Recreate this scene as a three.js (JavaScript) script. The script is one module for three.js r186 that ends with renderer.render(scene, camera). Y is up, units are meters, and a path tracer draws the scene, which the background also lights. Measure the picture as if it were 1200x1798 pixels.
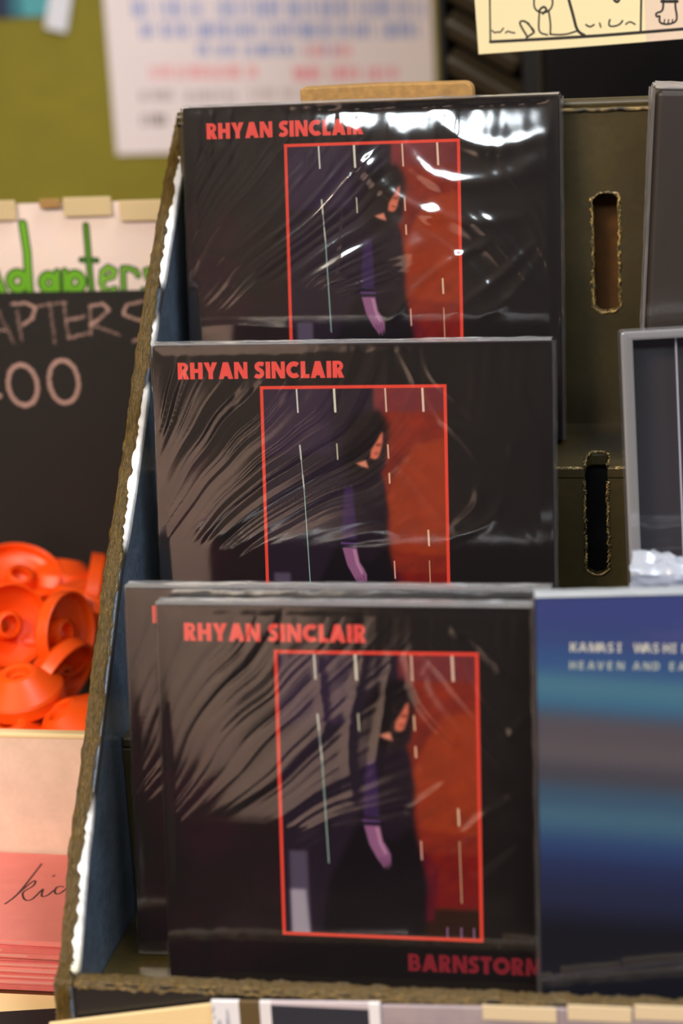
import * as THREE from 'three';
import { mergeGeometries } from 'three/addons/utils/BufferGeometryUtils.js';
import { RoundedBoxGeometry } from 'three/addons/geometries/RoundedBoxGeometry.js';
import { RectAreaLightUniformsLib } from 'three/addons/lights/RectAreaLightUniformsLib.js';

// ---------------------------------------------------------------- camera, light, exposure
RectAreaLightUniformsLib.init();
const scene = new THREE.Scene();
scene.background = new THREE.Color(0x000000);
const renderer = new THREE.WebGLRenderer({ antialias: true });
renderer.toneMapping = THREE.LinearToneMapping;
renderer.toneMappingExposure = 0.74;
renderer.shadowMap.enabled = true;

const FPX = 3700;                                   // focal length in pixels of the 1200 x 1798 frame
const CAM = new THREE.Vector3(0, 0.375, 0);         // 37.5 cm above the counter top (y = 0)
const RIGHT = new THREE.Vector3(0.982644, -0.054365, -0.177358);
const UP = new THREE.Vector3(-0.000852, 0.954758, -0.297382);
const FWD = new THREE.Vector3(-0.185501, -0.292372, -0.938141);
const camera = new THREE.PerspectiveCamera(2 * Math.atan(899 / FPX) * 180 / Math.PI, 1200 / 1798, 0.05, 20);
camera.position.copy(CAM);
camera.up.copy(UP);
camera.lookAt(CAM.clone().add(FWD));
camera.focus = 0.745;
camera.userData.fStop = 5.8;
scene.add(camera);

const COOL = new THREE.Color(0.86, 0.94, 1.0), WARM = new THREE.Color(1.0, 0.80, 0.58);
// ceiling panels: [x, z, width, depth, colour, radiance]
const CEIL = 1.90;
const PANELS = [
  [0.62, -0.45, 0.60, 0.60, COOL, 30],
  [0.95, 0.55, 0.60, 0.60, WARM, 14],
  [-1.30, 1.45, 1.20, 0.60, WARM, 66],
];

// ---------------------------------------------------------------- helpers
const R = Math.PI / 180;
let seed = 7;
const rnd = () => { seed = (seed * 1664525 + 1013904223) >>> 0; return seed / 4294967296; };
const rr = (a, b) => a + (b - a) * rnd();
const ss = (a, b, x) => { const t = Math.min(1, Math.max(0, (x - a) / (b - a))); return t * t * (3 - 2 * t); };
const hash = (i, s) => { const v = Math.sin(i * 127.1 + s * 311.7) * 43758.5453; return v - Math.floor(v); };
const n1 = (x, s) => { const i = Math.floor(x), f = x - i, t = f * f * (3 - 2 * f); return (hash(i, s) * (1 - t) + hash(i + 1, s) * t) * 2 - 1; };
const n2 = (x, y, s) => {
  const i = Math.floor(x), j = Math.floor(y), a = x - i, b = y - j, u = a * a * (3 - 2 * a), v = b * b * (3 - 2 * b);
  const g = (p, q) => hash(p + q * 57.31, s) * 2 - 1;
  return (g(i, j) * (1 - u) + g(i + 1, j) * u) * (1 - v) + (g(i, j + 1) * (1 - u) + g(i + 1, j + 1) * u) * v;
};
// pixel -> point on a plane the thing touches
function ray(px, py) { return FWD.clone().addScaledVector(RIGHT, (px - 600) / FPX).addScaledVector(UP, -(py - 899) / FPX); }
const atZ = (px, py, z) => { const d = ray(px, py); return CAM.clone().addScaledVector(d, (z - CAM.z) / d.z); };
const atY = (px, py, y) => { const d = ray(px, py); return CAM.clone().addScaledVector(d, (y - CAM.y) / d.y); };

const taken = {};
function numbered(name) { const k = taken[name] = (taken[name] ?? -1) + 1; return k ? `${name}_${String(k).padStart(3, '0')}` : name; }
function shadows(o) { o.traverse((m) => { if (m.isMesh) { m.castShadow = true; m.receiveShadow = true; } }); return o; }
function part(name, geo, mat, parent) { const m = new THREE.Mesh(geo, mat); m.name = name; m.castShadow = m.receiveShadow = true; parent.add(m); return m; }
function thing(name, label, category, pos = [0, 0, 0], group) {
  const o = new THREE.Group(); o.name = numbered(name); o.position.set(...pos); scene.add(o);
  o.userData = { label, category }; if (group) o.userData.group = group; return o;
}
function solo(name, geo, mat, label, category, group) {
  const m = part(numbered(name), geo, mat, scene); m.userData = { label, category }; if (group) m.userData.group = group; return m;
}
function struct(name, geo, mat, label) { const m = part(name, geo, mat, scene); m.userData = { kind: 'structure', label, category: name.split('_')[0] }; return m; }
function box(x0, x1, y0, y1, z0, z1) { const g = new THREE.BoxGeometry(x1 - x0, y1 - y0, z1 - z0); g.translate((x0 + x1) / 2, (y0 + y1) / 2, (z0 + z1) / 2); return g; }
function canvasTex(w, h, draw) {
  const c = document.createElement('canvas'); c.width = w; c.height = h; const g = c.getContext('2d'); draw(g, w, h);
  const t = new THREE.CanvasTexture(c); t.colorSpace = THREE.SRGBColorSpace; t.anisotropy = 8; return t;
}
function noiseTex(w, h, fn, srgb = false) {
  const d = new Uint8Array(w * h * 4);
  for (let j = 0; j < h; j++) for (let i = 0; i < w; i++) { const c = fn(i, j), k = (j * w + i) * 4; for (let q = 0; q < 3; q++) d[k + q] = Math.max(0, Math.min(255, c[q])); d[k + 3] = 255; }
  const t = new THREE.DataTexture(d, w, h); t.magFilter = THREE.LinearFilter; t.wrapS = t.wrapT = THREE.RepeatWrapping; if (srgb) t.colorSpace = THREE.SRGBColorSpace; t.needsUpdate = true; return t;
}
const grain = noiseTex(256, 256, (i, j) => { const v = 128 + 55 * n2(i / 3, j / 3, 3) + 45 * n2(i / 11, j / 11, 4) + 30 * (hash(i + j * 256, 9) - .5); return [v, v, v]; });
function std(rgb, roughness = .6, o = {}) { return new THREE.MeshStandardMaterial({ color: new THREE.Color().setRGB(...rgb), roughness, ...o }); }
function phys(rgb, roughness = .4, o = {}) { return new THREE.MeshPhysicalMaterial({ color: new THREE.Color().setRGB(...rgb), roughness, ...o }); }
// texture whose grain multiplies a base colour (sRGB bytes)
function mottled(c, amp, s, scale = 8) { return noiseTex(256, 256, (i, j) => { const v = 1 + amp * (.5 * n2(i / scale, j / scale, s) + .3 * n2(i / 2.2, j / 2.2, s + 1) + .35 * n2(i / 37, j / 37, s + 2)); return c.map((q) => q * v); }, true); }
// boxes with uv in metres (u along x or z, v along y or z), so that grain keeps its size
function uvMetres(g, k = 1) {
  const p = g.attributes.position, n = g.attributes.normal, uv = new Float32Array(p.count * 2);
  for (let i = 0; i < p.count; i++) {
    const ax = Math.abs(n.getX(i)), ay = Math.abs(n.getY(i)), az = Math.abs(n.getZ(i));
    const [a, b] = ax > ay && ax > az ? [p.getZ(i), p.getY(i)] : ay > az ? [p.getX(i), p.getZ(i)] : [p.getX(i), p.getY(i)];
    uv[2 * i] = a * k; uv[2 * i + 1] = b * k;
  }
  g.setAttribute('uv', new THREE.BufferAttribute(uv, 2)); return g;
}

// ---------------------------------------------------------------- the room
const X0 = -2.2, X1 = 2.4, ZB = -1.25, ZF = 2.6, FLOOR = -0.78, T = 0.08;
const olive = new THREE.MeshStandardMaterial({ map: mottled([128, 119, 27], .05, 21, 14), roughness: .75 });
const plaster = std([.035, .027, .025], .85), darkWood = std([.010, .007, .006], .6), whitePaint = std([.74, .72, .68], .85);
struct('wall_back', uvMetres(box(X0 - T, X1 + T, FLOOR, CEIL, ZB - T, ZB), 4), olive, 'olive green painted wall behind the counter');
struct('wall_left', box(X0 - T, X0, FLOOR, CEIL, ZB, ZF), plaster, 'warm plaster side wall');
struct('wall_right', box(X1, X1 + T, FLOOR, CEIL, ZB, ZF), plaster, 'warm plaster side wall');
struct('wall_front', box(X0 - T, X1 + T, FLOOR, CEIL, ZF, ZF + T), plaster, 'warm plaster wall across the room');
struct('floor', box(X0 - T, X1 + T, FLOOR - T, FLOOR, ZB - T, ZF + T), std([.016, .012, .010], .7), 'dark wooden floor');
struct('ceiling', box(X0 - T, X1 + T, CEIL, CEIL + T, ZB - T, ZF + T), whitePaint, 'white ceiling');

for (const [x, z, w, d, c, L] of PANELS) {
  const g = thing('ceiling_light', 'flat square light panel set in the white ceiling', 'light', [x, CEIL, z], 'ceiling light panels');
  part('frame', mergeGeometries([box(-w / 2 - .03, w / 2 + .03, -.03, 0, -d / 2 - .03, -d / 2), box(-w / 2 - .03, w / 2 + .03, -.03, 0, d / 2, d / 2 + .03), box(-w / 2 - .03, -w / 2, -.03, 0, -d / 2, d / 2), box(w / 2, w / 2 + .03, -.03, 0, -d / 2, d / 2)]), whitePaint, g);
  part('diffuser', box(-w / 2, w / 2, -.02, -.004, -d / 2, d / 2), new THREE.MeshStandardMaterial({ color: 0xffffff, emissive: c, emissiveIntensity: 1.5 }), g);
  const l = new THREE.RectAreaLight(c, L, w, d); l.position.set(0, -.024, 0); l.rotation.x = -Math.PI / 2; g.add(l);
}

// lamps added out of view, tilted towards the counter for highlights in the wrap
for (const [px, lab] of [[-.42, 'added unseen hanging fixture for highlights in the wrap, near the pale bin'], [.86, 'added unseen hanging fixture for highlights in the wrap, near the dark block']]) {
  const g = thing('added_highlight_lamp', lab, 'light', [px, 1.30, 1.25], 'added fixtures for highlights in the wrap');
  const w = 1.1, d = .24, h = new THREE.Group(); h.name = 'lamp_head'; h.rotation.x = 35 * R; g.add(h);
  part('housing', box(-w / 2 - .02, w / 2 + .02, 0, .06, -d / 2 - .02, d / 2 + .02), whitePaint, h);
  part('diffuser', box(-w / 2, w / 2, -.012, 0, -d / 2, d / 2), new THREE.MeshStandardMaterial({ color: 0xffffff, emissive: COOL, emissiveIntensity: 1.5 }), h);
  const l = new THREE.RectAreaLight(COOL, 22, w, d); l.position.set(0, -.016, 0); l.rotation.x = -Math.PI / 2; h.add(l);
  for (const x of [-.4, .4]) part('cord', new THREE.CylinderGeometry(.004, .004, CEIL - 1.34, 8).translate(x, (CEIL - 1.34) / 2 + .04, 0), darkWood, g);
}
// added out of view to shape the wrap reflections: pale bin and tall dark block
{
  const b = thing('pale_reflection_bin', 'added pale bin on a dark base, unseen, giving the wrap a warm reflection', 'added reflector', [0, 0, 0]);
  part('base', box(-2.0, -.66, FLOOR + .001, -.12, 2.05, 2.5), darkWood, b);
  part('bin_front', box(-2.0, -.66, -.12, .40, 2.02, 2.05), std([.74, .56, .52], .75), b);
  part('bin_side', box(-2.0, -1.97, -.12, .40, 2.05, 2.5), std([.74, .56, .52], .75), b); part('bin_side', box(-.69, -.66, -.12, .40, 2.05, 2.5), std([.74, .56, .52], .75), b);
  const c = thing('dark_reflection_block', 'added tall dark block with doors, unseen, darkening reflections in the wrap', 'dark_reflection_block', [0, 0, 0]);
  part('carcass', box(-.60, 1.6, FLOOR + .001, 1.25, 2.2, 2.58), darkWood, c);
  for (let k = 0; k < 4; k++) { const d = part('door', box(-.58 + k * .54, -.06 + k * .54, FLOOR + .08, 1.22, 2.175, 2.2), darkWood, c); part('knob', new THREE.SphereGeometry(.014, 16, 12).translate(-.12 + k * .54, .2, 2.165), std([.4, .3, .12], .3, { metalness: 1 }), d); }
}

// ---------------------------------------------------------------- counter
const counterTex = noiseTex(512, 256, (i, j) => { const v = 1 + .25 * n2(i / 60, j / 2.5, 5) + .2 * n2(i / 150, j / 9, 6); return [92 * v, 52 * v, 24 * v]; }, true);
{
  const g = thing('shop_counter', 'brown wooden shop counter under the display', 'counter', [0, 0, 0]);
  part('counter_top', uvMetres(box(-1.3, 1.4, -.04, 0, -1.15, -.50), 2), new THREE.MeshStandardMaterial({ map: counterTex, roughness: .4 }), g);
  part('counter_body', box(-1.25, 1.35, FLOOR + .001, -.04, -1.1, -.55), darkWood, g);
}

// ---------------------------------------------------------------- the tiered cardboard display
const SH2 = 0.167, SH1 = 0.0925, SH0 = 0.027;                  // shelf heights
const ZBACK = -0.782, ZR2 = -0.721, ZR1 = -0.645, ZIN = -0.578, ZOUT = -0.572;
const XL = -0.2095, XLO = -0.2157, XR = 0.128;
const bronze = new THREE.MeshPhysicalMaterial({ map: mottled([62, 52, 24], .2, 31, 20), roughness: .42, bumpMap: grain, bumpScale: .00008, clearcoat: .35, clearcoatRoughness: .3 });
const navy = new THREE.MeshPhysicalMaterial({ map: mottled([82, 96, 114], .22, 41, 5), roughness: .36, bumpMap: grain, bumpScale: .00012, clearcoat: .6, clearcoatRoughness: .28 });
const goldEdge = new THREE.MeshStandardMaterial({ map: noiseTex(256, 256, (i, j) => { const v = .62 + .28 * n2(i / 9, j / 3, 51) + .22 * n2(i / 3, j / 2, 52) + (hash(i * 7 + j * 311, 5) > .985 ? .6 : 0); return [140 * v, 110 * v, 48 * v]; }, true), roughness: .42, bumpMap: grain, bumpScale: .0005 });
const paleEdge = new THREE.MeshStandardMaterial({ map: noiseTex(256, 64, (i, j) => { const v = .55 + .45 * n2(i / 7, j / 9, 57) + .35 * n2(i / 2.5, j / 5, 58); return [215 * v, 180 * v, 110 * v]; }, true), roughness: .5 });
const kraft = new THREE.MeshStandardMaterial({ map: mottled([164, 126, 74], .16, 61, 6), roughness: .8 });
const shadedKraft = new THREE.MeshStandardMaterial({ map: mottled([104, 66, 26], .16, 65, 6), roughness: .85 });  // kraft with the shade behind the slot put into its colour
const blackFace = phys([.012, .010, .010], .35, { clearcoat: .3, clearcoatRoughness: .3 });
const bronzeDark = bronze;
{
  const d = thing('cd_display', 'three-tier dark cardboard counter display with ragged gold cut edges holding compact discs', 'display rack', [0, 0, 0]);
  // side profile of the left wall: the sloping cut edge, measured on the wall's plane  (y, z)
  const prof = [[.0035, -.572], [.0395, -.572], [.0425, -.580], [.0725, -.599], [.098, -.6215], [.127, -.6455], [.148, -.663], [.169, -.685], [.192, -.7065], [.2145, -.7265], [.243, -.756], [.2685, -.784], [.287, -.806]];
  const dense = []; for (let i = 0; i < prof.length - 1; i++) for (let k = 0; k < 22; k++) { const t = k / 22; dense.push([prof[i][0] + (prof[i + 1][0] - prof[i][0]) * t, prof[i][1] + (prof[i + 1][1] - prof[i][1]) * t]); } dense.push(prof[prof.length - 1]);
  const NX = (y, z) => 0;
  function wall(xin, xout, name) {
    const s = Math.sign(xin - xout);
    const shape = new THREE.Shape(); shape.moveTo(-.572, 0); for (const [y, z] of dense) shape.lineTo(z, y - .0022); shape.lineTo(-.806, 0);
    const g = new THREE.ExtrudeGeometry(shape, { depth: Math.abs(xin - xout) - .0012, bevelEnabled: true, bevelSize: .0006, bevelThickness: .0006, bevelSegments: 2 });
    g.rotateY(-Math.PI / 2); g.translate(Math.max(xin, xout) - .0006, 0, 0);
    const w = part(name, uvMetres(g, 20), navy, d);
    // torn cut edge: a strip across the board thickness with nubs, standing just proud of the board
    const P = [], U = [], I = []; const M = 7;
    dense.forEach(([y, z], i) => {
      const a = dense[Math.max(0, i - 1)], b = dense[Math.min(dense.length - 1, i + 1)]; let ny = -(b[1] - a[1]), nz = (b[0] - a[0]); const L = Math.hypot(ny, nz) || 1; ny /= L; nz /= L; if (ny < 0) { ny = -ny; nz = -nz; }
      if (nz < 0) nz = -nz;
      for (let k = 0; k <= M; k++) {
        const t = k / M; let off = .0002 + .0004 * n1(i * .9 + k * 3.1, 71) + .0003 * n1(i * .31 + k, 72);
        let x = xin + (xout - xin) * (.10 + .90 * t);
        if (k === 0) { x = xin + (xout - xin) * (.16 + .14 * n1(i * .55, 73) + .10 * n1(i * .17, 74)); }
        if (k === M) { x = xout - s * (.0003 + .0005 * Math.max(0, n1(i * .8, 75))); }
        if (k === 0 || k === M) off -= .0012;
        P.push(x, y - .0022 + ny * (off + .0022) * .9, z + nz * (off + .0010) * .9); U.push(i * .02, t);
      }
    });
    for (let i = 0; i < dense.length - 1; i++) for (let k = 0; k < M; k++) { const a = i * (M + 1) + k, b = a + M + 1; I.push(a, a + 1, b, b, a + 1, b + 1); }
    const e = new THREE.BufferGeometry(); e.setAttribute('position', new THREE.Float32BufferAttribute(P, 3)); e.setAttribute('uv', new THREE.Float32BufferAttribute(U, 2)); e.setIndex(I); e.computeVertexNormals();
    const em = part('cut_edge', e, goldEdge, w); em.userData.label = 'ragged gold cut edge';
    // torn laminate along the inner arris: white paper fibre where it has peeled, dark where it still holds
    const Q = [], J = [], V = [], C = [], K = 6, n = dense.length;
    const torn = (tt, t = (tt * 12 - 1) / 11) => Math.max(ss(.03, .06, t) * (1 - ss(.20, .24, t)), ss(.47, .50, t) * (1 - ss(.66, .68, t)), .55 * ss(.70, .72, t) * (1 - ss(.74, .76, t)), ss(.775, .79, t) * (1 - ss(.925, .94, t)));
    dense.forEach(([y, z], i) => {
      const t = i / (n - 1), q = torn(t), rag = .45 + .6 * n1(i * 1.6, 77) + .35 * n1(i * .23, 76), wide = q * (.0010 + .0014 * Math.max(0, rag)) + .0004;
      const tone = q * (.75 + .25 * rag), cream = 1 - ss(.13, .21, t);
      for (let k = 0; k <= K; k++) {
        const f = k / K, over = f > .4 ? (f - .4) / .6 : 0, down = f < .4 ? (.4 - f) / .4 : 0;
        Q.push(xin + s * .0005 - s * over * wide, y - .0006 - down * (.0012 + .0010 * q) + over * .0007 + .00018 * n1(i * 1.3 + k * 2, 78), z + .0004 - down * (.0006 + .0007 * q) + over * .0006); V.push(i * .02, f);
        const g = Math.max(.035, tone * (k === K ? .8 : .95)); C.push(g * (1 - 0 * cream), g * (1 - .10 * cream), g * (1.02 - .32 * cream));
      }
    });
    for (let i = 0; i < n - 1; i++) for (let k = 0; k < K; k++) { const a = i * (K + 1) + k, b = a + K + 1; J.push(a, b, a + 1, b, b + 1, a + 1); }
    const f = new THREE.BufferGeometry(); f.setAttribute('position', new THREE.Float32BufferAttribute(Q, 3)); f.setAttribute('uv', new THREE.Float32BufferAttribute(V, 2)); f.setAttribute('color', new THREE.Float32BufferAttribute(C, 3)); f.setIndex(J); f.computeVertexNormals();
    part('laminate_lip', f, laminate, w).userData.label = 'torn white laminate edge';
    return w;
  }
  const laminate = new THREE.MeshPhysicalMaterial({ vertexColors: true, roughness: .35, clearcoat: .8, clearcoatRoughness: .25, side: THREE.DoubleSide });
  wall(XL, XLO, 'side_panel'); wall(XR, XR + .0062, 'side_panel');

  // panels with torn slots
  function jagRect(x0, x1, y0, y1, amp, s, round = .002) {
    const pts = []; const per = [];
    const add = (ax, ay, bx, by) => { const L = Math.hypot(bx - ax, by - ay), n = Math.max(2, Math.round(L / .0009)); for (let k = 0; k < n; k++) per.push([ax + (bx - ax) * k / n, ay + (by - ay) * k / n, (by - ay) / L, -(bx - ax) / L]); };
    const r = round; add(x0 + r, y0, x1 - r, y0); add(x1 - r, y0, x1, y0 + r); add(x1, y0 + r, x1, y1 - r); add(x1, y1 - r, x1 - r, y1); add(x1 - r, y1, x0 + r, y1); add(x0 + r, y1, x0, y1 - r); add(x0, y1 - r, x0, y0 + r); add(x0, y0 + r, x0 + r, y0);
    per.forEach(([x, y, nx, ny], i) => { const a = amp * (n1(i * .8, s) + .6 * n1(i * .3, s + 1)); pts.push(new THREE.Vector2(x + nx * a, y + ny * a)); });
    return pts;
  }
  function slotRim(pts, z, wd, s) {                                           // torn fibres standing around a slot
    const P = [], I = [], U = [], n = pts.length; let cx = 0, cy = 0; for (const p of pts) { cx += p.x / n; cy += p.y / n; }
    const K = 4;
    for (let i = 0; i <= n; i++) {
      const p = pts[i % n], q = pts[(i + 1) % n], o = pts[(i + n - 1) % n]; let nx = q.y - o.y, ny = -(q.x - o.x); const L = Math.hypot(nx, ny) || 1; nx /= L; ny /= L;
      const ii = i % n, w = wd * (.55 + .7 * Math.abs(n1(ii * .7, s)) + .5 * Math.max(0, n1(ii * .21, s + 3)));
      const prof = [[0, -.0035], [-.0002, 0], [.25, .0007], [.7, .0006], [1, -.0002]];
      prof.forEach(([a, h], k) => { P.push(p.x + nx * a * w, p.y + ny * a * w, z + h * (.6 + .6 * hash(ii + k * 13, s))); U.push(i * .03, k * .2); });
    }
    for (let i = 0; i < n; i++) for (let k = 0; k < K; k++) { const a = i * (K + 1) + k, b = a + K + 1; I.push(a, b, a + 1, b, b + 1, a + 1); }
    const g = new THREE.BufferGeometry(); g.setAttribute('position', new THREE.Float32BufferAttribute(P, 3)); g.setAttribute('uv', new THREE.Float32BufferAttribute(U, 2)); g.setIndex(I); g.computeVertexNormals(); return g;
  }
  function slotted(name, x0, x1, y0, y1, z, th, mat, holes) {
    const s = new THREE.Shape([new THREE.Vector2(x0, y0), new THREE.Vector2(x1, y0), new THREE.Vector2(x1, y1), new THREE.Vector2(x0, y1)]);
    for (const h of holes) s.holes.push(new THREE.Path(h.slice().reverse()));
    const g = new THREE.ExtrudeGeometry(s, { depth: th - .0008, bevelEnabled: true, bevelSize: .0004, bevelThickness: .0004, bevelSegments: 2, bevelOffset: -.0004 }); g.translate(0, 0, z - th + .0004);
    const m = part(name, uvMetres(g, 6), mat, d);
    holes.forEach((h, k) => { part('slot_rim', slotRim(h, z, .0013, 80 + k * 5 + Math.round(y0 * 100)), tornRim, m).userData.label = 'torn gold fibre rim of a slot'; });
    return m;
  }
  const tornRim = paleEdge;
  slotted('back_panel', XL, XR, SH2 - .006, .2872, ZBACK, .004, bronze, [jagRect(-.0532, -.0444, .2105, .2545, .0003, 91)]);
  // rolled top edge of the back panel
  const tube = new THREE.CylinderGeometry(.0022, .0022, XR - XL, 16, 60); tube.rotateZ(Math.PI / 2); tube.translate((XL + XR) / 2, .2872, ZBACK - .002);
  part('top_roll', uvMetres(tube, 6), bronze, d);
  { const g = new THREE.CylinderGeometry(.0008, .0008, XR - XL, 8, 160); g.rotateZ(Math.PI / 2); const p = g.attributes.position; for (let i = 0; i < p.count; i++) p.setY(i, p.getY(i) + .0002 * n1(p.getX(i) * 900, 59)); g.translate((XL + XR) / 2, .2852, ZBACK + .0002); const u = uvMetres(g, 6); part('fold_edge', u, paleEdge, d).userData.label = 'worn pale fold line'; }
  // riser of the top tier, its slot starting on the shelf above it
  {
    const yt = SH2 - .0042, yb = .1268, pts = [[XL, SH1 - .005], [XR, SH1 - .005], [XR, yt], [-.0458, yt]]; const ring = [];
    for (let k = 1; k < 44; k++) ring.push([-.0458 + .00022 * n1(k * .9, 95), yt - (yt - yb - .0022) * k / 44]);
    for (let k = 0; k <= 10; k++) ring.push([-.0458 - .0082 * k / 10, yb + .0022 * Math.pow(Math.abs(k - 5) / 5, 2) + .0002 * n1(k * 1.3, 96)]);
    for (let k = 1; k < 44; k++) ring.push([-.0540 + .00022 * n1(k * .9, 94), yb + .0022 + (yt - yb - .0022) * k / 44]);
    pts.push(...ring, [-.0540, yt], [XL, yt]);
    const g = new THREE.ExtrudeGeometry(new THREE.Shape(pts.map(([a, b]) => new THREE.Vector2(a, b))), { depth: .004, bevelEnabled: false }); g.translate(0, 0, ZR2 - .004);
    const m = part('riser', uvMetres(g, 6), bronzeDark, d);
    const c = new THREE.CatmullRomCurve3(ring.map(([x, y]) => new THREE.Vector3(x, y, ZR2 + .0002))); const tg = new THREE.TubeGeometry(c, 300, .0005, 6); const p = tg.attributes.position;
    for (let i = 0; i < p.count; i++) { const k = .0004 * n1(i * .37, 98); p.setXYZ(i, p.getX(i) + k, p.getY(i) + .5 * k, p.getZ(i) + Math.abs(k)); } tg.computeVertexNormals();
    part('slot_shade_board', box(XL, XR, SH1 - .004, SH2 - .0045, ZR2 - .024, ZR2 - .022), blackFace, d).userData.label = 'added black board standing in for shade inside the step';  // black board added so the slot interior reads as deep shade
    part('slot_rim', tg, paleEdge, m).userData.label = 'torn gold fibre rim of a slot';
  }
  // shelves
  const shelf = (y, za, zb) => part('shelf', uvMetres(new RoundedBoxGeometry(XR - XL, .004, zb - za, 2, .0012).translate((XL + XR) / 2, y - .002, (za + zb) / 2), 6), bronzeDark, d);
  // the top shelf is in two lengths either side of the slot's upper end
  const s2 = new THREE.Shape([[XL, -ZR2], [-.0540, -ZR2], [-.0540, -ZR2 + .013], [-.0525, -ZR2 + .0165], [-.0470, -ZR2 + .0165], [-.0458, -ZR2 + .013], [-.0458, -ZR2], [XR, -ZR2], [XR, -ZBACK], [XL, -ZBACK]].map(([a, b]) => new THREE.Vector2(a, b)));
  const g2 = new THREE.ExtrudeGeometry(s2, { depth: .0034, bevelEnabled: true, bevelSize: .0006, bevelThickness: .0003, bevelSegments: 2, bevelOffset: -.0006 }); g2.rotateX(-Math.PI / 2); g2.translate(0, SH2 - .0037, 0);
  part('shelf', uvMetres(g2, 6), bronzeDark, d);
  // fold line where shelf turns into riser, worn pale
  for (const [a, b] of [[XL + .001, -.0543], [-.0455, XR - .001]]) {
    const P = [], I = [], U = [], N = 160, K = 6;
    for (let i = 0; i <= N; i++) { const x = a + (b - a) * i / N; for (let k = 0; k <= K; k++) { const q = k / K * Math.PI / 2, r = .00085 + .00018 * n1(i * .6, 97); P.push(x, SH2 - .0007 + r * Math.sin(q) * .9, ZR2 - .0006 + r * Math.cos(q) * .9); U.push(i * .05, k * .1); } }
    for (let i = 0; i < N; i++) for (let k = 0; k < K; k++) { const p = i * (K + 1) + k, q = p + K + 1; I.push(p, q, p + 1, q, q + 1, p + 1); }
    const g = new THREE.BufferGeometry(); g.setAttribute('position', new THREE.Float32BufferAttribute(P, 3)); g.setAttribute('uv', new THREE.Float32BufferAttribute(U, 2)); g.setIndex(I); g.computeVertexNormals();
    part('fold_edge', g, paleEdge, d).userData.label = 'worn pale fold line';
  }
  // torn rim where the slot runs onto the shelf
  {
    const pts = [[-.0540, ZR2 + .0002], [-.0541, ZR2 - .006], [-.0540, ZR2 - .0125], [-.0526, ZR2 - .0165], [-.0500, ZR2 - .0172], [-.0472, ZR2 - .0165], [-.0457, ZR2 - .0125], [-.0458, ZR2 - .006], [-.0458, ZR2 + .0002]];
    const c = new THREE.CatmullRomCurve3(pts.map(([x, z], i) => new THREE.Vector3(x, SH2 + .0001 + (i > 2 && i < 6 ? .0006 : 0), z)));
    const g = new THREE.TubeGeometry(c, 60, .00055, 6); const p = g.attributes.position; for (let i = 0; i < p.count; i++) { const k = .0003 * n1(i * .9, 99); p.setXYZ(i, p.getX(i) + k, p.getY(i) + Math.abs(k), p.getZ(i) + k); } g.computeVertexNormals();
    part('slot_rim', g, paleEdge, d).userData.label = 'torn gold fibre rim of a slot';
  }
  shelf(SH1, ZR2 + .0005, ZR1); shelf(SH0, ZR1 + .0005, ZIN);
  slotted('riser', XL, XR, SH0 - .005, SH1 - .0042, ZR1, .004, bronzeDark, []);
  // front panel with a ragged top edge
  part('front_panel', uvMetres(box(XL, XR, .0005, .0388, ZIN + .0003, ZOUT), 6), blackFace, d);
  {
    const P = [], I = [], U = [], N = 420, M = 6;
    for (let i = 0; i <= N; i++) {
      const x = XLO + .0002 + (XR + .006 - XLO) * i / N;
      const w0 = .0006 * n1(i * .45, 101) + .0004 * n1(i * .17, 102), w1 = .0009 * Math.max(0, n1(i * .5, 103));
      for (let k = 0; k <= M; k++) {
        const t = k / M; let z = ZIN - .0006 + w0 + (ZOUT + .0012 - ZIN) * t, y = .0398 + .0005 * n1(i * .7 + k * 2.3, 104);
        if (k === 0) { y -= .0018; z -= .0002; } if (k === M) { y -= .0022 + w1; z = ZOUT + .0006; }
        P.push(x, y, z); U.push(i * .04, t);
      }
    }
    for (let i = 0; i < N; i++) for (let k = 0; k < M; k++) { const a = i * (M + 1) + k, b = a + M + 1; I.push(a, a + 1, b, b, a + 1, b + 1); }
    const g = new THREE.BufferGeometry(); g.setAttribute('position', new THREE.Float32BufferAttribute(P, 3)); g.setAttribute('uv', new THREE.Float32BufferAttribute(U, 2)); g.setIndex(I); g.computeVertexNormals();
    part('cut_edge', g, goldEdge, d).userData.label = 'ragged gold cut edge along the front';
  }
  // kraft backing board, its colour darkened for shade, with a locking tab standing above the top row
  const zb = ZBACK - .0135;
  part('backing_board', uvMetres(box(XL, XR, .0005, .2850, zb - .004, zb), 6), shadedKraft, d);
  part('light_stop_cap', uvMetres(box(XL, XR, .2815, .2850, zb, ZBACK - .0038), 6), kraft, d);  // cap added to keep light out of the gap behind the slot
  const ts = new THREE.Shape(); const a0 = -.1625, a1 = -.0972, tt = .2963, rad = .004;
  ts.moveTo(a0, .27); ts.lineTo(a0, tt - .0012); ts.quadraticCurveTo(a0, tt, a0 + .002, tt); ts.lineTo(a0 + .03, tt + .0004); ts.lineTo(a1 - rad, tt); ts.quadraticCurveTo(a1, tt, a1, tt - rad); ts.lineTo(a1, .27);
  const tg = new THREE.ExtrudeGeometry(ts, { depth: .007, bevelEnabled: true, bevelSize: .0006, bevelThickness: .0006, bevelSegments: 3, bevelOffset: -.0006 }); tg.translate(0, 0, zb + .0005);
  part('header_tab', uvMetres(tg, 12), kraft, d).userData.label = 'tan kraft cardboard tab with rounded corner';
}

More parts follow.
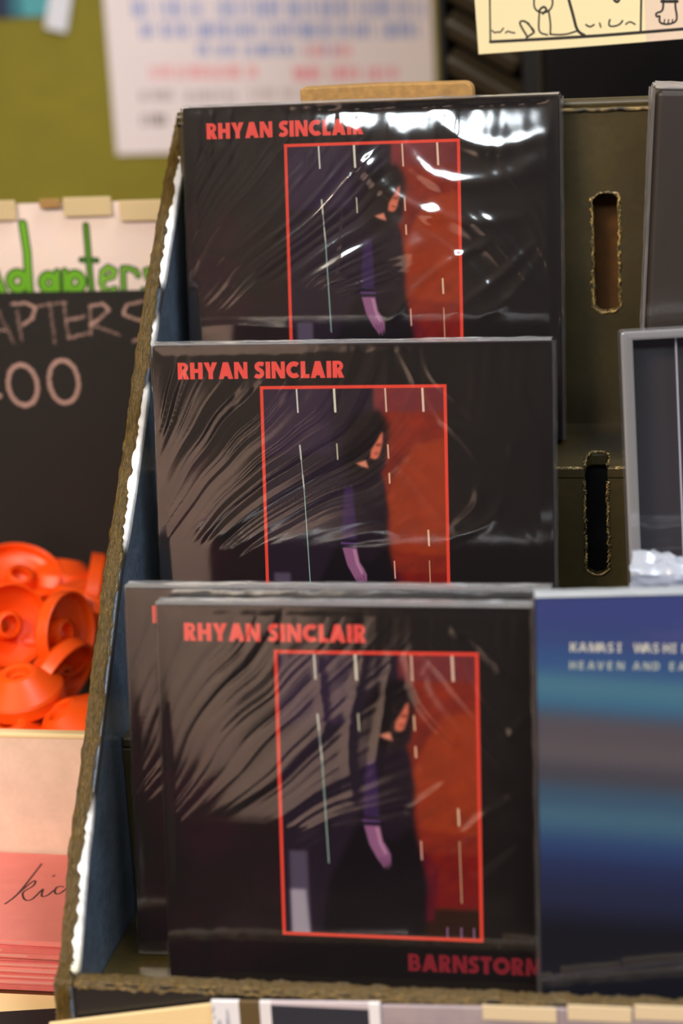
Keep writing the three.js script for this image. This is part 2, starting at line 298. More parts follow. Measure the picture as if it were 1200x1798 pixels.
// ---------------------------------------------------------------- lettering drawn stroke by stroke
const GLYPH = { R: .72, H: .80, Y: .86, A: .92, N: .84, S: .62, I: .31, C: .84, L: .54, ' ': .30, B: .72, T: .66, O: .98, M: 1.0, E: .56 };
function glyph(g, ch, x, y, h) {
  const w = GLYPH[ch] * h, l = .29 * h; g.lineWidth = l; g.lineCap = 'butt'; g.lineJoin = 'miter';
  const rect = (a, b, c, d) => g.fillRect(x + a * h, y + b * h, c * h, d * h);
  const line = (a, b, c, d, k = 1) => { g.lineWidth = l * k; g.beginPath(); g.moveTo(x + a * h, y + b * h); g.lineTo(x + c * h, y + d * h); g.stroke(); g.lineWidth = l; };
  const poly = (...p) => { g.beginPath(); p.forEach(([a, b], i) => g[i ? 'lineTo' : 'moveTo'](x + a * h, y + b * h)); g.closePath(); g.fill(); };
  const arc = (a, b, r, s, e, cc = false, k = 1) => { g.lineWidth = l * k; g.beginPath(); g.arc(x + a * h, y + b * h, r * h, s, e, cc); g.stroke(); g.lineWidth = l; };
  const W = GLYPH[ch], S = .29, P = Math.PI;
  switch (ch) {
    case 'I': rect(.01, 0, S, 1); break;
    case 'H': rect(0, 0, S, 1); rect(W - S, 0, S, 1); rect(0, .38, W, .24); break;
    case 'L': rect(0, 0, S, 1); rect(0, .76, W, .24); break;
    case 'E': rect(0, 0, S, 1); rect(0, 0, W, .23); rect(0, .39, W * .92, .22); rect(0, .77, W, .23); break;
    case 'T': rect(W / 2 - S / 2, 0, S, 1); rect(0, 0, W, .24); break;
    case 'N': rect(0, 0, .25, 1); rect(W - .25, 0, .25, 1); poly([0, 0], [.30, 0], [W, 1], [W - .30, 1]); break;
    case 'M': poly([.06, 0], [.30, 0], [.27, 1], [0, 1]); poly([W - .06, 0], [W - .30, 0], [W - .27, 1], [W, 1]); poly([.06, 0], [.32, 0], [W / 2, .55], [W - .32, 0], [W - .06, 0], [W / 2 + .06, .92], [W / 2 - .06, .92]); break;
    case 'Y': poly([0, 0], [.33, 0], [W / 2, .34], [W - .33, 0], [W, 0], [W / 2 + S / 2, .62], [W / 2 + S / 2, 1], [W / 2 - S / 2, 1], [W / 2 - S / 2, .62]); break;
    case 'A': poly([W / 2 - .17, 0], [W / 2 + .17, 0], [W, 1], [W - .31, 1], [W - .36, .84], [.36, .84], [.31, 1], [0, 1]); break;
    case 'C': arc(.5, .5, .5 - S / 2, -.27 * P, .27 * P, true); break;
    case 'O': arc(.49, .5, .5 - S / 2, 0, 2 * P); break;
    case 'S': g.lineWidth = .26 * h; g.beginPath(); g.moveTo(x + .58 * h, y + .17 * h); g.bezierCurveTo(x + .30 * h, y + .05 * h, x + .06 * h, y + .18 * h, x + .16 * h, y + .36 * h); g.bezierCurveTo(x + .22 * h, y + .46 * h, x + .42 * h, y + .50 * h, x + .46 * h, y + .62 * h); g.bezierCurveTo(x + .54 * h, y + .86 * h, x + .24 * h, y + .94 * h, x + .03 * h, y + .80 * h); g.stroke(); break;
    case 'R': rect(0, 0, S, 1); rect(.1, 0, .28, .20); rect(.1, .42, .28, .18); arc(.36, .30, .30 - .11, -P / 2, P / 2, false, .78); poly([.22, .5], [.50, .5], [W, 1], [W - .34, 1]); break;
    case 'B': rect(0, 0, S, 1); rect(.1, 0, .28, .19); rect(.1, .41, .30, .18); rect(.1, .81, .30, .19); arc(.37, .29, .18, -P / 2, P / 2, false, .75); arc(.40, .70, .20, -P / 2, P / 2, false, .80); break;
  }
}
function deco(g, text, x, y, width, h) {                     // fit to a total width
  let nat = 0; for (const c of text) nat += GLYPH[c] + .07; nat -= .07;
  const k = width / (nat * h); g.save(); g.translate(x, y); g.scale(k, 1); let p = 0;
  for (const c of text) { glyph(g, c, p, 0, h); p += (GLYPH[c] + .07) * h; } g.restore();
}

// ---------------------------------------------------------------- printed cover of the dark album: generic roadside portrait in a thin red frame
const coverTex = canvasTex(1680, 1500, (g, w, h) => {
  const k = 12;                                               // pixels per millimetre, 140 x 125 mm
  g.fillStyle = '#191517'; g.fillRect(0, 0, w, h);
  for (let i = 0; i < 60; i++) { g.fillStyle = `rgba(${60 + 30 * rnd()},20,35,.05)`; g.beginPath(); g.ellipse(rr(0, 40) * k, rr(40, 120) * k, rr(3, 12) * k, rr(3, 10) * k, 0, 0, 7); g.fill(); }
  const fx = 38.3 * k, fy = 14.2 * k, fw = 65.7 * k, fh = 94.6 * k;
  g.save(); g.beginPath(); g.rect(fx, fy, fw, fh); g.clip();
  g.fillStyle = '#211826'; g.fillRect(fx, fy, fw, fh);
  g.filter = 'blur(7px)';
  // a pale purple door edge, and the painted red wall
  g.fillStyle = '#2d2036'; g.fillRect(fx, fy, 25 * k, 24 * k);
  g.fillStyle = '#7a261b'; g.beginPath(); g.moveTo(fx + 41 * k, fy); g.lineTo(fx + fw, fy); g.lineTo(fx + fw, fy + fh); g.lineTo(fx + 42 * k, fy + fh); g.lineTo(fx + 42 * k, fy + 60 * k); g.lineTo(fx + 44 * k, fy + 22 * k); g.closePath(); g.fill();
  g.fillStyle = '#6e2c32'; g.fillRect(fx + 40 * k, fy, 27 * k, 9.4 * k);
  g.fillStyle = '#8c321b'; g.beginPath(); g.moveTo(fx + 51 * k, fy + 22 * k); g.lineTo(fx + fw, fy + 18 * k); g.lineTo(fx + fw, fy + 60 * k); g.lineTo(fx + 46 * k, fy + 58 * k); g.lineTo(fx + 44 * k, fy + 40 * k); g.closePath(); g.fill();
  g.fillStyle = '#6d241a'; g.beginPath(); g.moveTo(fx + 42 * k, fy + 30 * k); g.lineTo(fx + 54 * k, fy + 21 * k); g.lineTo(fx + 44 * k, fy + 36 * k); g.closePath(); g.fill();
  g.fillStyle = '#6c1517'; g.fillRect(fx + 44 * k, fy + 66 * k, 24 * k, 18 * k); g.fillStyle = '#2a1712'; g.fillRect(fx + 40 * k, fy + 84 * k, 28 * k, 12 * k);
  g.fillStyle = '#551022'; g.beginPath(); g.moveTo(fx + 43 * k, fy + 62 * k); g.lineTo(fx + 52 * k, fy + 70 * k); g.lineTo(fx + 50 * k, fy + 88 * k); g.lineTo(fx + 42 * k, fy + 90 * k); g.closePath(); g.fill();
  g.filter = 'none';
  for (let i = 0; i < 260; i++) { g.fillStyle = `rgba(${rnd() > .5 ? '190,70,30' : '70,15,15'},.05)`; g.beginPath(); g.ellipse(fx + rr(43, 66) * k, fy + rr(2, 80) * k, rr(1, 6) * k, rr(.5, 3) * k, rr(-.9, -.3), 0, 7); g.fill(); }
  g.filter = 'blur(6px)';
  // pale post at the foot of the picture
  g.fillStyle = '#4d445a'; g.beginPath(); g.moveTo(fx + 3 * k, fy + 66 * k); g.lineTo(fx + 9 * k, fy + 66 * k); g.lineTo(fx + 9.5 * k, fy + 95 * k); g.lineTo(fx + 3 * k, fy + 95 * k); g.fill();
  g.fillStyle = '#9a92a2'; g.beginPath(); g.moveTo(fx + 3 * k, fy + 79 * k); g.lineTo(fx + 8.2 * k, fy + 79 * k); g.lineTo(fx + 9.4 * k, fy + 95 * k); g.lineTo(fx + 3.2 * k, fy + 95 * k); g.fill();
  g.filter = 'blur(9px)';
  // generic standing figure in a dark dress: skirt, torso, hair, cheek, sleeve and hand
  const X = (a) => fx + a * k, Y = (b) => fy + b * k;
  const blob = (c, pts) => { g.fillStyle = c; g.beginPath(); g.moveTo(X(pts[0][0]), Y(pts[0][1])); for (let i = 1; i < pts.length; i++) { const p = pts[i], q = pts[(i + 1) % pts.length]; g.quadraticCurveTo(X(p[0]), Y(p[1]), X((p[0] + q[0]) / 2), Y((p[1] + q[1]) / 2)); } g.closePath(); g.fill(); };
  const shape = (c, pts) => { g.fillStyle = c; g.beginPath(); pts.forEach(([a, b], i) => g[i ? 'lineTo' : 'moveTo'](X(a), Y(b))); g.closePath(); g.fill(); };
  shape('#140f16', [[30, 46], [42, 46], [45, 60], [48, 76], [47, 96], [13, 96], [16, 76], [24, 60]]);
  shape('#1d1420', [[29, 32], [34, 27], [39, 29], [43, 35], [44.5, 44], [43.5, 56], [38, 62], [29, 60], [27.5, 46]]);
  g.filter = 'blur(14px)'; blob('#150e13', [[32, 12], [41, 7], [45.5, 13], [44.5, 20], [42, 30], [32, 33], [28, 24]]); g.filter = 'blur(4px)';
  shape('#c96a52', [[43.3, 16], [43.1, 20], [42.4, 22.8], [41.4, 25.4], [40.2, 26], [38.4, 25.4], [38.8, 22.6], [40.8, 19.6], [42.2, 17]]);
  shape('#5c2420', [[40.6, 20.6], [42.8, 20.4], [42.6, 21.1], [40.6, 21.2]]); shape('#8a3a34', [[40, 23.6], [41.8, 23.4], [41.4, 24.2], [40, 24.2]]);
  shape('#cf8068', [[33.2, 27.2], [37, 26], [38, 29.1], [35.4, 28.4]]);
  shape('#34214a', [[29, 36], [32, 35], [32.6, 44], [33, 57], [27.6, 57], [28, 46]]);
  shape('#1b0f24', [[27.3, 54.2], [33.2, 54.4], [33.3, 56.8], [27.4, 56.8]]); shape('#4a2f62', [[27.5, 55], [33.2, 55.3], [33.2, 55.9], [27.5, 55.8]]);
  g.filter = 'blur(2px)'; shape('#1b0f24', [[27.1, 54], [33.4, 54.2], [33.5, 57], [27.2, 57]]); shape('#5a3a74', [[27.4, 55], [33.2, 55.3], [33.2, 55.9], [27.4, 55.8]]);
  shape('#87577f', [[27.8, 57], [33, 57], [33.9, 62], [35.4, 64.4], [36.4, 66.6], [36.3, 71], [35.7, 69], [35.4, 71.8], [34.7, 69.4], [34.4, 71.4], [33, 69.4], [31.8, 67.8], [29.4, 63.3]]);
  shape('#a87a9c', [[31.4, 57.6], [32.6, 57.6], [33.6, 62.4], [35.2, 66], [34.4, 66.6], [32.6, 63]]); shape('#573058', [[33.9, 67.6], [34.2, 67.5], [34.8, 70], [34.5, 70.2]]); shape('#573058', [[35, 67], [35.3, 67], [35.7, 69.4], [35.4, 69.6]]); shape('#573058', [[32.8, 67.4], [33.1, 67.3], [33.8, 69.6], [33.5, 69.6]]);
  g.filter = 'none';
  // short painted dashes
  const dash = (c, x0, y0, x1, y1, ww) => { g.strokeStyle = c; g.lineWidth = ww * k; g.beginPath(); g.moveTo(X(x0), Y(y0)); g.lineTo(X(x1), Y(y1)); g.stroke(); };
  for (const [a, ww, c] of [[13, .55, '#c9cfc8'], [26.3, .8, '#d2cfbf'], [44.3, .6, '#d2b2a0'], [57.3, .8, '#dcc0ae']]) dash(c, a, .6, a + .3, 9.4, ww);
  dash('#b8beb4', 13.6, 20.6, 14, 26, .6); dash('#a7b3b2', 14, 26, 14.3, 31, .3); dash('#b8beb4', 14.3, 31, 14.7, 36, .5); dash('#8fb0a8', 14.7, 36, 16, 70, .35);
  dash('#b8b49c', 26.8, 20.2, 27, 26, .5); dash('#d8b090', 44.8, 20.6, 45, 25.6, .55); dash('#d8b090', 45.1, 30.6, 45.2, 34.4, .6);
  dash('#d8bca0', 58.4, 50.6, 58.6, 56.4, .65); dash('#b89878', 58.6, 61.4, 59, 82, .4); dash('#d29a90', 46.2, 61.6, 46.4, 68, .55);
  for (const a of [54.2, 58.7, 62.8]) dash('#85628c', a, 90, a, 95, .5);
  g.restore();
  g.strokeStyle = '#dc4436'; g.lineWidth = 1.15 * k; g.strokeRect(fx + .5 * k, fy + .5 * k, fw - k, fh - k);
  g.fillStyle = g.strokeStyle = '#e04f49'; deco(g, 'RHYAN SINCLAIR', 8.8 * k, 5.6 * k, 59.6 * k, 5.9 * k);
  g.fillStyle = g.strokeStyle = '#7c2430'; deco(g, 'BARNSTORMER', 79.5 * k, 113.6 * k, 51.5 * k, 5.8 * k);
});

// ---------------------------------------------------------------- shrink-wrapped card cases
const film = (o = {}) => new THREE.MeshPhysicalMaterial({ color: 0xffffff, transmission: 1, thickness: 0, ior: 2.15, roughness: .10, ...o });
const filmMat = film();
const bandMat = new THREE.MeshPhysicalMaterial({ color: new THREE.Color().setRGB(.8, .8, .86), transmission: .78, thickness: 0, ior: 1.9, roughness: .2 });
const sideFilm = new THREE.MeshPhysicalMaterial({ color: new THREE.Color().setRGB(.8, .8, .86), transmission: .93, thickness: 0, ior: 1.8, roughness: .12 });
const smooth = (p) => new THREE.CatmullRomCurve3(p.map(([a, b]) => new THREE.Vector3(a, b, 0))).getPoints(14).map((q) => [q.x, q.y]);
const boardBlack = phys([.012, .0095, .0105], .4), boardSide = phys([.03, .024, .026], .45);
// h(u, v): distance of the film from the cover; u to the right, v down from the top, both 0..1
function filmFront(W, H, lift, cfg) {
  const nx = 210, ny = 190, P = [], U = [], I = [], s = cfg.seed, A = cfg.amp ?? 1;
  for (let j = 0; j <= ny; j++) for (let i = 0; i <= nx; i++) {
    const u = i / nx, v = j / ny;
    const edge = Math.min(ss(0, .035, u), ss(0, .035, 1 - u), ss(0, .03, v), ss(0, .03, 1 - v));
    // drapery folds: fan out of the top edge and sweep to the left, mirrored and looser on the right
    const warp = .03 * n2(u * 4, v * 4, s) + .012 * n2(u * 11, v * 9, s + 1);
    const tl = u - .16 * Math.exp(-u / .07) + 1.25 * Math.pow(v, 1.45) * (1 - .35 * ss(.35, .7, u)) + warp;
    const tr = (1 - u) - .16 * Math.exp(-(1 - u) / .08) + 1.1 * Math.pow(v, 1.5) + warp * 1.5;
    const ridge = (t, f, q) => { const a = n1(t * f, q); return 1 - Math.abs(a) * 2; };
    const stop = 1 - ss(.52 + .05 * n1(u * 9, s + 2), .60 + .05 * n1(u * 9, s + 2), v);
    const topFade = .25 + .75 * ss(.02, .2, v);
    const L = (1 - ss(.42, .72, u)) * stop * topFade, Rr = ss(.50, .70, u) * stop * topFade;
    let h = .00015 * L * (n1(tl * 34, s + 3) + .6 * ridge(tl, 52, s + 4) + .9 * n1(tl * 13, s + 5)) * (.7 + .5 * n2(u * 5, v * 5, s + 6));
    h += .00014 * (cfg.right ?? 1) * Rr * (n1(tr * 9, s + 7) + .4 * ridge(tr, 17, s + 8)) * (.8 + .6 * n2(u * 4, v * 4, s + 9));
    h += .00003 * (cfg.gather ?? 1) * (1 - ss(.07, .26, v)) * (n1(u * 60 + 3 * v + 6 * v * v, s + 10) + .7 * n1(u * 31 - 5 * v, s + 14));                         // short gathers along the top seam
    h += .00012 * n2(u * 3.1, v * 3.3, s + 11) + .00002 * n2(u * 13, v * 15, s + 12) * (1 - .5 * stop);
    h += .00009 * (cfg.low ?? .6) * ss(.55, .8, v) * ss(.45, .8, u) * n1((u * .7 + v * 1.1) * 14, s + 13);  // slack lower right corner
    h *= A;
    const mx = u * W, my = v * H;                             // creases and dents measured on the photograph, in metres on the cover
    for (const c of cfg.creases ?? []) { let best = 1e9, bt = 0; const n = c.p.length; for (let q = 0; q < n - 1; q++) { const [ax, ay] = c.p[q], [bx, by] = c.p[q + 1], dx = bx - ax, dy = by - ay, t = Math.min(1, Math.max(0, ((mx - ax) * dx + (my - ay) * dy) / (dx * dx + dy * dy))), e = Math.hypot(mx - ax - dx * t, my - ay - dy * t); if (e < best) { best = e; bt = (q + t) / (n - 1); } } if (best < c.w * 3.5) h += c.h * Math.exp(-best * best / (c.w * c.w)) * (.35 + .65 * Math.sin(Math.PI * Math.min(1, Math.max(0, bt)) * .9 + .15)); }
    for (const [dx, dy, w, a] of cfg.dents ?? []) { const e = (mx - dx) ** 2 + (my - dy) ** 2; if (e < w * w * 12) h += a * Math.exp(-e / (w * w)); }
    if (cfg.roll) h -= cfg.roll * (.85 + .2 * n1(u * 19 + 4 * v, s + 15) + .13 * n1(u * 47 - 3 * v, s + 16)) * (1 - ss(0, .11 + .03 * n1(u * 9, s + 17), v)) * ss(.2, .55, u) * (1 - .7 * ss(.93, 1, u));
    // loose belly: the film stands off most where the wrap goes slack, above the taut lower part
    const r = cfg.ridge ?? .57, belly = (v < r ? ss(0, 1, v / r) * .35 + .65 * v / r : 1 - (v - r) / (1 - r));
    const taut = v > r ? 1 : 1; 
    h += (cfg.belly ?? .0012) * belly * taut * (.35 + .65 * Math.min(ss(0, .2, u), ss(0, .2, 1 - u)));
    P.push((u - .5) * W, (1 - v) * H, lift + Math.max(.0001, .00045 + (cfg.roll ?? 0) + h * edge)); U.push(u, 1 - v);
  }
  for (let j = 0; j < ny; j++) for (let i = 0; i < nx; i++) { const a = j * (nx + 1) + i, b = a + nx + 1; I.push(a, b, a + 1, b, b + 1, a + 1); }
  const g = new THREE.BufferGeometry(); g.setAttribute('position', new THREE.Float32BufferAttribute(P, 3)); g.setAttribute('uv', new THREE.Float32BufferAttribute(U, 2)); g.setIndex(I); g.computeVertexNormals(); return g;
}
// film round the rim: a slightly wavy band over top and sides
function filmBand(W, H, D, lift, s) {
  const out = []; for (const side of [0, -1, 1]) { const path = []; const o = .0006, N = 70, zf = lift + .0005;
  if (side < 0) for (let i = 0; i <= N; i++) path.push([-W / 2 - o, H * i / N, -1, 0]);
  if (!side) for (let i = 0; i <= N; i++) path.push([-W / 2 + W * i / N, H + o, 0, 1]);
  if (side > 0) for (let i = 0; i <= N; i++) path.push([W / 2 + o, H - H * i / N, 1, 0]);
  const K = 6, P = [], U = [], I = [];
  path.forEach(([x, y, nx, ny], i) => { for (let k = 0; k <= K; k++) { const t = k / K, b = Math.sin(t * Math.PI) * .0006 + .0003 * n2(i * .35, k * 1.1, s); const q = (k === 0 || k === K) ? -.0004 : b; P.push(x + nx * q, y + ny * q, zf - (D + .001) * t); U.push(i * .02, t); } });
  for (let i = 0; i < path.length - 1; i++) { for (let k = 0; k < K; k++) { const a = i * (K + 1) + k, b = a + K + 1; I.push(a, b, a + 1, b, b + 1, a + 1); } }
  const g = new THREE.BufferGeometry(); g.setAttribute('position', new THREE.Float32BufferAttribute(P, 3)); g.setAttribute('uv', new THREE.Float32BufferAttribute(U, 2)); g.setIndex(I); g.computeVertexNormals(); out.push(g); }
  return out;
}
function wrapBands(gs, f, top = bandMat, side = sideFilm) { part('wrap_band', gs[0], top, f); part('wrap_band', gs[1], side, f); part('wrap_band', gs[2], side, f); }
function coverFace(W, H, z) { const g = new THREE.PlaneGeometry(W, H); g.translate(0, H / 2, z); return g; }
const W = .140, H = .125, D = .0105;
const coverMat = new THREE.MeshPhysicalMaterial({ map: coverTex, roughness: .45, specularIntensity: .15 });
const caseGeo = new RoundedBoxGeometry(W, H, D, 3, .0008).translate(0, H / 2, -D / 2);
// the printed front is a slab of its own, so that the cover has a cut edge
const coverSlab = (() => { const g = new THREE.BoxGeometry(W - .0006, H - .0006, .0006); g.translate(0, H / 2, .0003); const uv = g.attributes.uv; for (let i = 0; i < uv.count; i++) { if (i >= 16 && i < 20) continue; uv.setXY(i, .01, .02); } return g; })();
function discCase(label, pos, lean, yaw, roll, cfg, group) {
  const o = thing('cd_case', label, 'cd', pos, group); o.rotation.order = 'YXZ'; o.rotation.set(-lean * R, yaw * R, roll * R);
  part('case', caseGeo, boardSide, o);
  const c = part('front_cover', coverSlab, coverMat, o); c.userData.label = 'black printed cover with red frame, portrait and red lettering';
  o.updateMatrixWorld(); const inv = o.matrixWorld.clone().invert(), o0 = CAM.clone().applyMatrix4(inv);
  const on = ([px, py]) => { const d = CAM.clone().add(ray(px, py)).applyMatrix4(inv).sub(o0), t = (.0008 - o0.z) / d.z; return [o0.x + d.x * t + W / 2, H - (o0.y + d.y * t)]; };
  if (cfg.creases) cfg.creases = cfg.creases.map(([pts, w, h]) => ({ p: smooth(pts.map(on)), w, h }));
  if (cfg.dents) cfg.dents = cfg.dents.map(([px, py, w, h]) => [...on([px, py]), w, h]);
  const f = part('shrink_wrap', filmFront(W, H, .0006, cfg), filmMat, o); f.userData.label = 'clear wrinkled shrink wrap film';
  wrapBands(filmBand(W, H, D, .0006, cfg.seed), f);
  return o;
}
discCase('black album in shrink wrap on the top shelf under the kraft tab', [-.2039 + .07, .1689, -.7506], 9, 0, 0, { seed: 11, amp: 1.15, right: 1.7, belly: .0016, ridge: .62, low: .6, roll: .0011, gather: 4.5, creases: [
  [[[610, 200], [640, 290], [700, 350], [800, 390], [910, 385]], .0028, .00036], [[[680, 195], [705, 260], [760, 312], [830, 322], [915, 305]], .0032, .00046], [[[770, 200], [805, 245], [870, 262], [965, 240]], .0030, .0004], [[[560, 205], [540, 300], [440, 420], [360, 470]], .0011, .00008], [[[590, 205], [575, 310], [500, 400], [400, 500]], .0011, .00008], [[[625, 240], [610, 340], [600, 480]], .0012, .00012], [[[690, 560], [740, 500], [800, 455], [855, 428]], .0018, .0003], [[[800, 545], [880, 485], [938, 430]], .0018, .0002], [[[840, 560], [900, 520], [955, 440]], .002, .00016], [[[340, 575], [420, 570], [520, 580]], .0014, .0001]],
  dents: [[650, 292, .0042, .0003], [702, 395, .0040, .0004], [728, 442, .0060, .0009], [762, 376, .0038, .0005], [935, 290, .006, .0006], [390, 262, .002, .00012]] }, 'black albums with red lettering');
discCase('black album in shrink wrap standing alone on the middle shelf', [-.2024 + .07, .0946, -.6792], 9, 0, 0, { seed: 23, amp: 1.15, right: .8, belly: .0011, ridge: .57, low: .15, creases: [[[[800, 925], [838, 885], [842, 850]], .0016, .00014], [[[790, 945], [860, 915], [885, 875]], .0018, .00016], [[[905, 760], [900, 810]], .0022, .0001], [[[780, 740], [850, 765]], .0014, .00012], [[[740, 610], [760, 660], [800, 700]], .0012, .0001], [[[700, 610], [735, 680]], .0012, .0001]] }, 'black albums with red lettering');
discCase('black album in shrink wrap standing just inside the front edge of the display', [-.1839 + .07, .0289, -.5954], 9, 0, 0, { seed: 37, amp: 1.1, right: 1.1, belly: .0030, ridge: .57, low: .2, creases: [[[[640, 1150], [614, 1300], [622, 1395]], .0016, .0002], [[[560, 1160], [573, 1290]], .0016, .00014], [[[690, 1150], [667, 1300], [660, 1350]], .0014, .00018], [[[715, 1150], [740, 1230], [800, 1300]], .0015, .00018], [[[750, 1150], [830, 1240], [862, 1272]], .0015, .0002], [[[800, 1480], [850, 1430], [905, 1398]], .0016, .00022], [[[840, 1525], [905, 1472]], .0018, .0002], [[[800, 1108], [830, 1120], [870, 1160], [912, 1195]], .0016, .0002], [[[890, 1300], [930, 1250]], .0014, .00014], [[[725, 1415], [790, 1370]], .0013, .00016]] }, 'black albums with red lettering');
discCase('black album mostly hidden behind the one at the front edge of the display', [-.1985 + .07, .0291, -.6105], 9, 0, 0, { seed: 37, amp: 1.1, right: 1.0, belly: .0016, ridge: .57 }, 'black albums with red lettering');

// ---------------------------------------------------------------- right-hand column
const band = (g, y0, y1, c) => { g.fillStyle = c; g.fillRect(0, y0, 1400, y1 - y0); };
const blueTex = canvasTex(1400, 1320, (g, w, h) => {
  // flat bands of sky and sea, brushed at their borders
  const rows = [[-60, '#3a4482'], [60, '#38487f'], [140, '#36558a'], [220, '#4a7890'], [280, '#41708f'], [320, '#3a5f86'], [345, '#56505a'], [430, '#5c565e'], [500, '#484652'], [570, '#3c5672'], [640, '#446880'], [690, '#3b5c7c'], [735, '#2c4272'], [800, '#252f58'], [870, '#222848'], [960, '#1a1d34'], [1010, '#12131f'], [1330, '#0d0c14']];
  g.filter = 'blur(22px)'; for (let i = 0; i < rows.length - 1; i++) { g.fillStyle = rows[i][1]; g.beginPath(); g.moveTo(-60, rows[i][0]); g.lineTo(1460, rows[i][0] + 150); g.lineTo(1460, 1400); g.lineTo(-60, 1400); g.fill(); } g.filter = 'none';
  g.globalAlpha = .35; g.fillStyle = '#6a5a86'; for (let i = 0; i < 14; i++) { g.beginPath(); g.ellipse(rr(300, 900), rr(80, 150), rr(40, 140), rr(8, 20), 0, 0, 7); g.globalAlpha = .08; g.fill(); }
  g.globalAlpha = 1; g.fillStyle = '#d6d2c4'; g.font = 'bold 40px sans-serif'; g.save(); g.translate(98, 166); g.rotate(.035);
  const spaced = (t, x, y, st) => { for (const c of t) { g.fillText(c, x, y); x += c === ' ' ? st * .75 : st; } };
  spaced('KAMASI WASHINGTON', 0, 0, 29); g.fillStyle = '#b9c0b4'; g.font = 'bold 35px sans-serif'; spaced('HEAVEN AND EARTH', 0, 54, 29); g.restore();
});
{
  const h = .132, th = .0105;
  const o = thing('cd_case', 'blue album with pale capital lettering in glossy wrap at the front edge', 'cd', [0, 0, 0]); o.rotation.order = 'YXZ'; o.rotation.set(-8.5 * R, 9 * R, -1.2 * R);
  const corner = new THREE.Vector3(-.07, 0, 0).applyEuler(o.rotation); o.position.set(-.0605 - corner.x, .0300 - corner.y, -.5815 - corner.z);
  part('case', new RoundedBoxGeometry(W, h, th, 3, .0009).translate(0, h / 2, -th / 2), phys([.03, .035, .05], .4), o);
  const g = new THREE.BoxGeometry(W - .0006, h - .0006, .0006); g.translate(0, h / 2, .0003);
  part('front_cover', g, new THREE.MeshPhysicalMaterial({ map: blueTex, roughness: .35 }), o).userData.label = 'blue banded cover with two lines of lettering';
  const f = part('shrink_wrap', filmFront(W, h, .0006, { seed: 61, amp: .45, right: .5, belly: .0008, ridge: .7, low: .3 }), filmMat, o); f.userData.label = 'clear glossy wrap';
  wrapBands(filmBand(W, h, th, .0006, 63), f, new THREE.MeshPhysicalMaterial({ color: new THREE.Color().setRGB(.78, .84, .95), transmission: .45, thickness: 0, ior: 1.9, roughness: .3 }));
}
// album in torn, crumpled wrap behind the blue one
{
  const h = .1215, o = thing('cd_case', 'album in crumpled torn wrap sticking up behind the blue album', 'cd', [.0375, .0290, -.6190]); o.rotation.order = 'YXZ'; o.rotation.set(-9 * R, 0, 0);
  part('case', new RoundedBoxGeometry(W, h, .0105, 3, .0008).translate(0, h / 2, -.0053), phys([.05, .06, .10], .4), o);
  const P = [], I = [], U = [], N = 130, K = 26;
  for (let k = 0; k <= K; k++) for (let i = 0; i <= N; i++) {
    const t = k / K, x = -W / 2 - .001 + (W + .002) * i / N; const a = t * Math.PI * 2;
    const rx = .0052 + .0016 * n2(i * .22, k * .7, 201), ry = .0045 + .0022 * n2(i * .12, k * .6, 202) + .001 * n2(i * .5, k * 1.3, 203);
    P.push(x + .0012 * n2(i * .3, k * .5, 204), h + .0062 + ry * Math.sin(a), -.0053 + rx * Math.cos(a)); U.push(i * .05, t);
  }
  for (let k = 0; k < K; k++) for (let i = 0; i < N; i++) { const a = k * (N + 1) + i, b = a + N + 1; I.push(a, a + 1, b, b, a + 1, b + 1); }
  const g = new THREE.BufferGeometry(); g.setAttribute('position', new THREE.Float32BufferAttribute(P, 3)); g.setAttribute('uv', new THREE.Float32BufferAttribute(U, 2)); g.setIndex(I); g.computeVertexNormals();
  part('crumpled_wrap', g, new THREE.MeshPhysicalMaterial({ color: new THREE.Color().setRGB(.72, .78, .92), transmission: .55, thickness: 0, roughness: .28, ior: 1.7 }), o).userData.label = 'crumpled clear wrap with silvery creases';
}
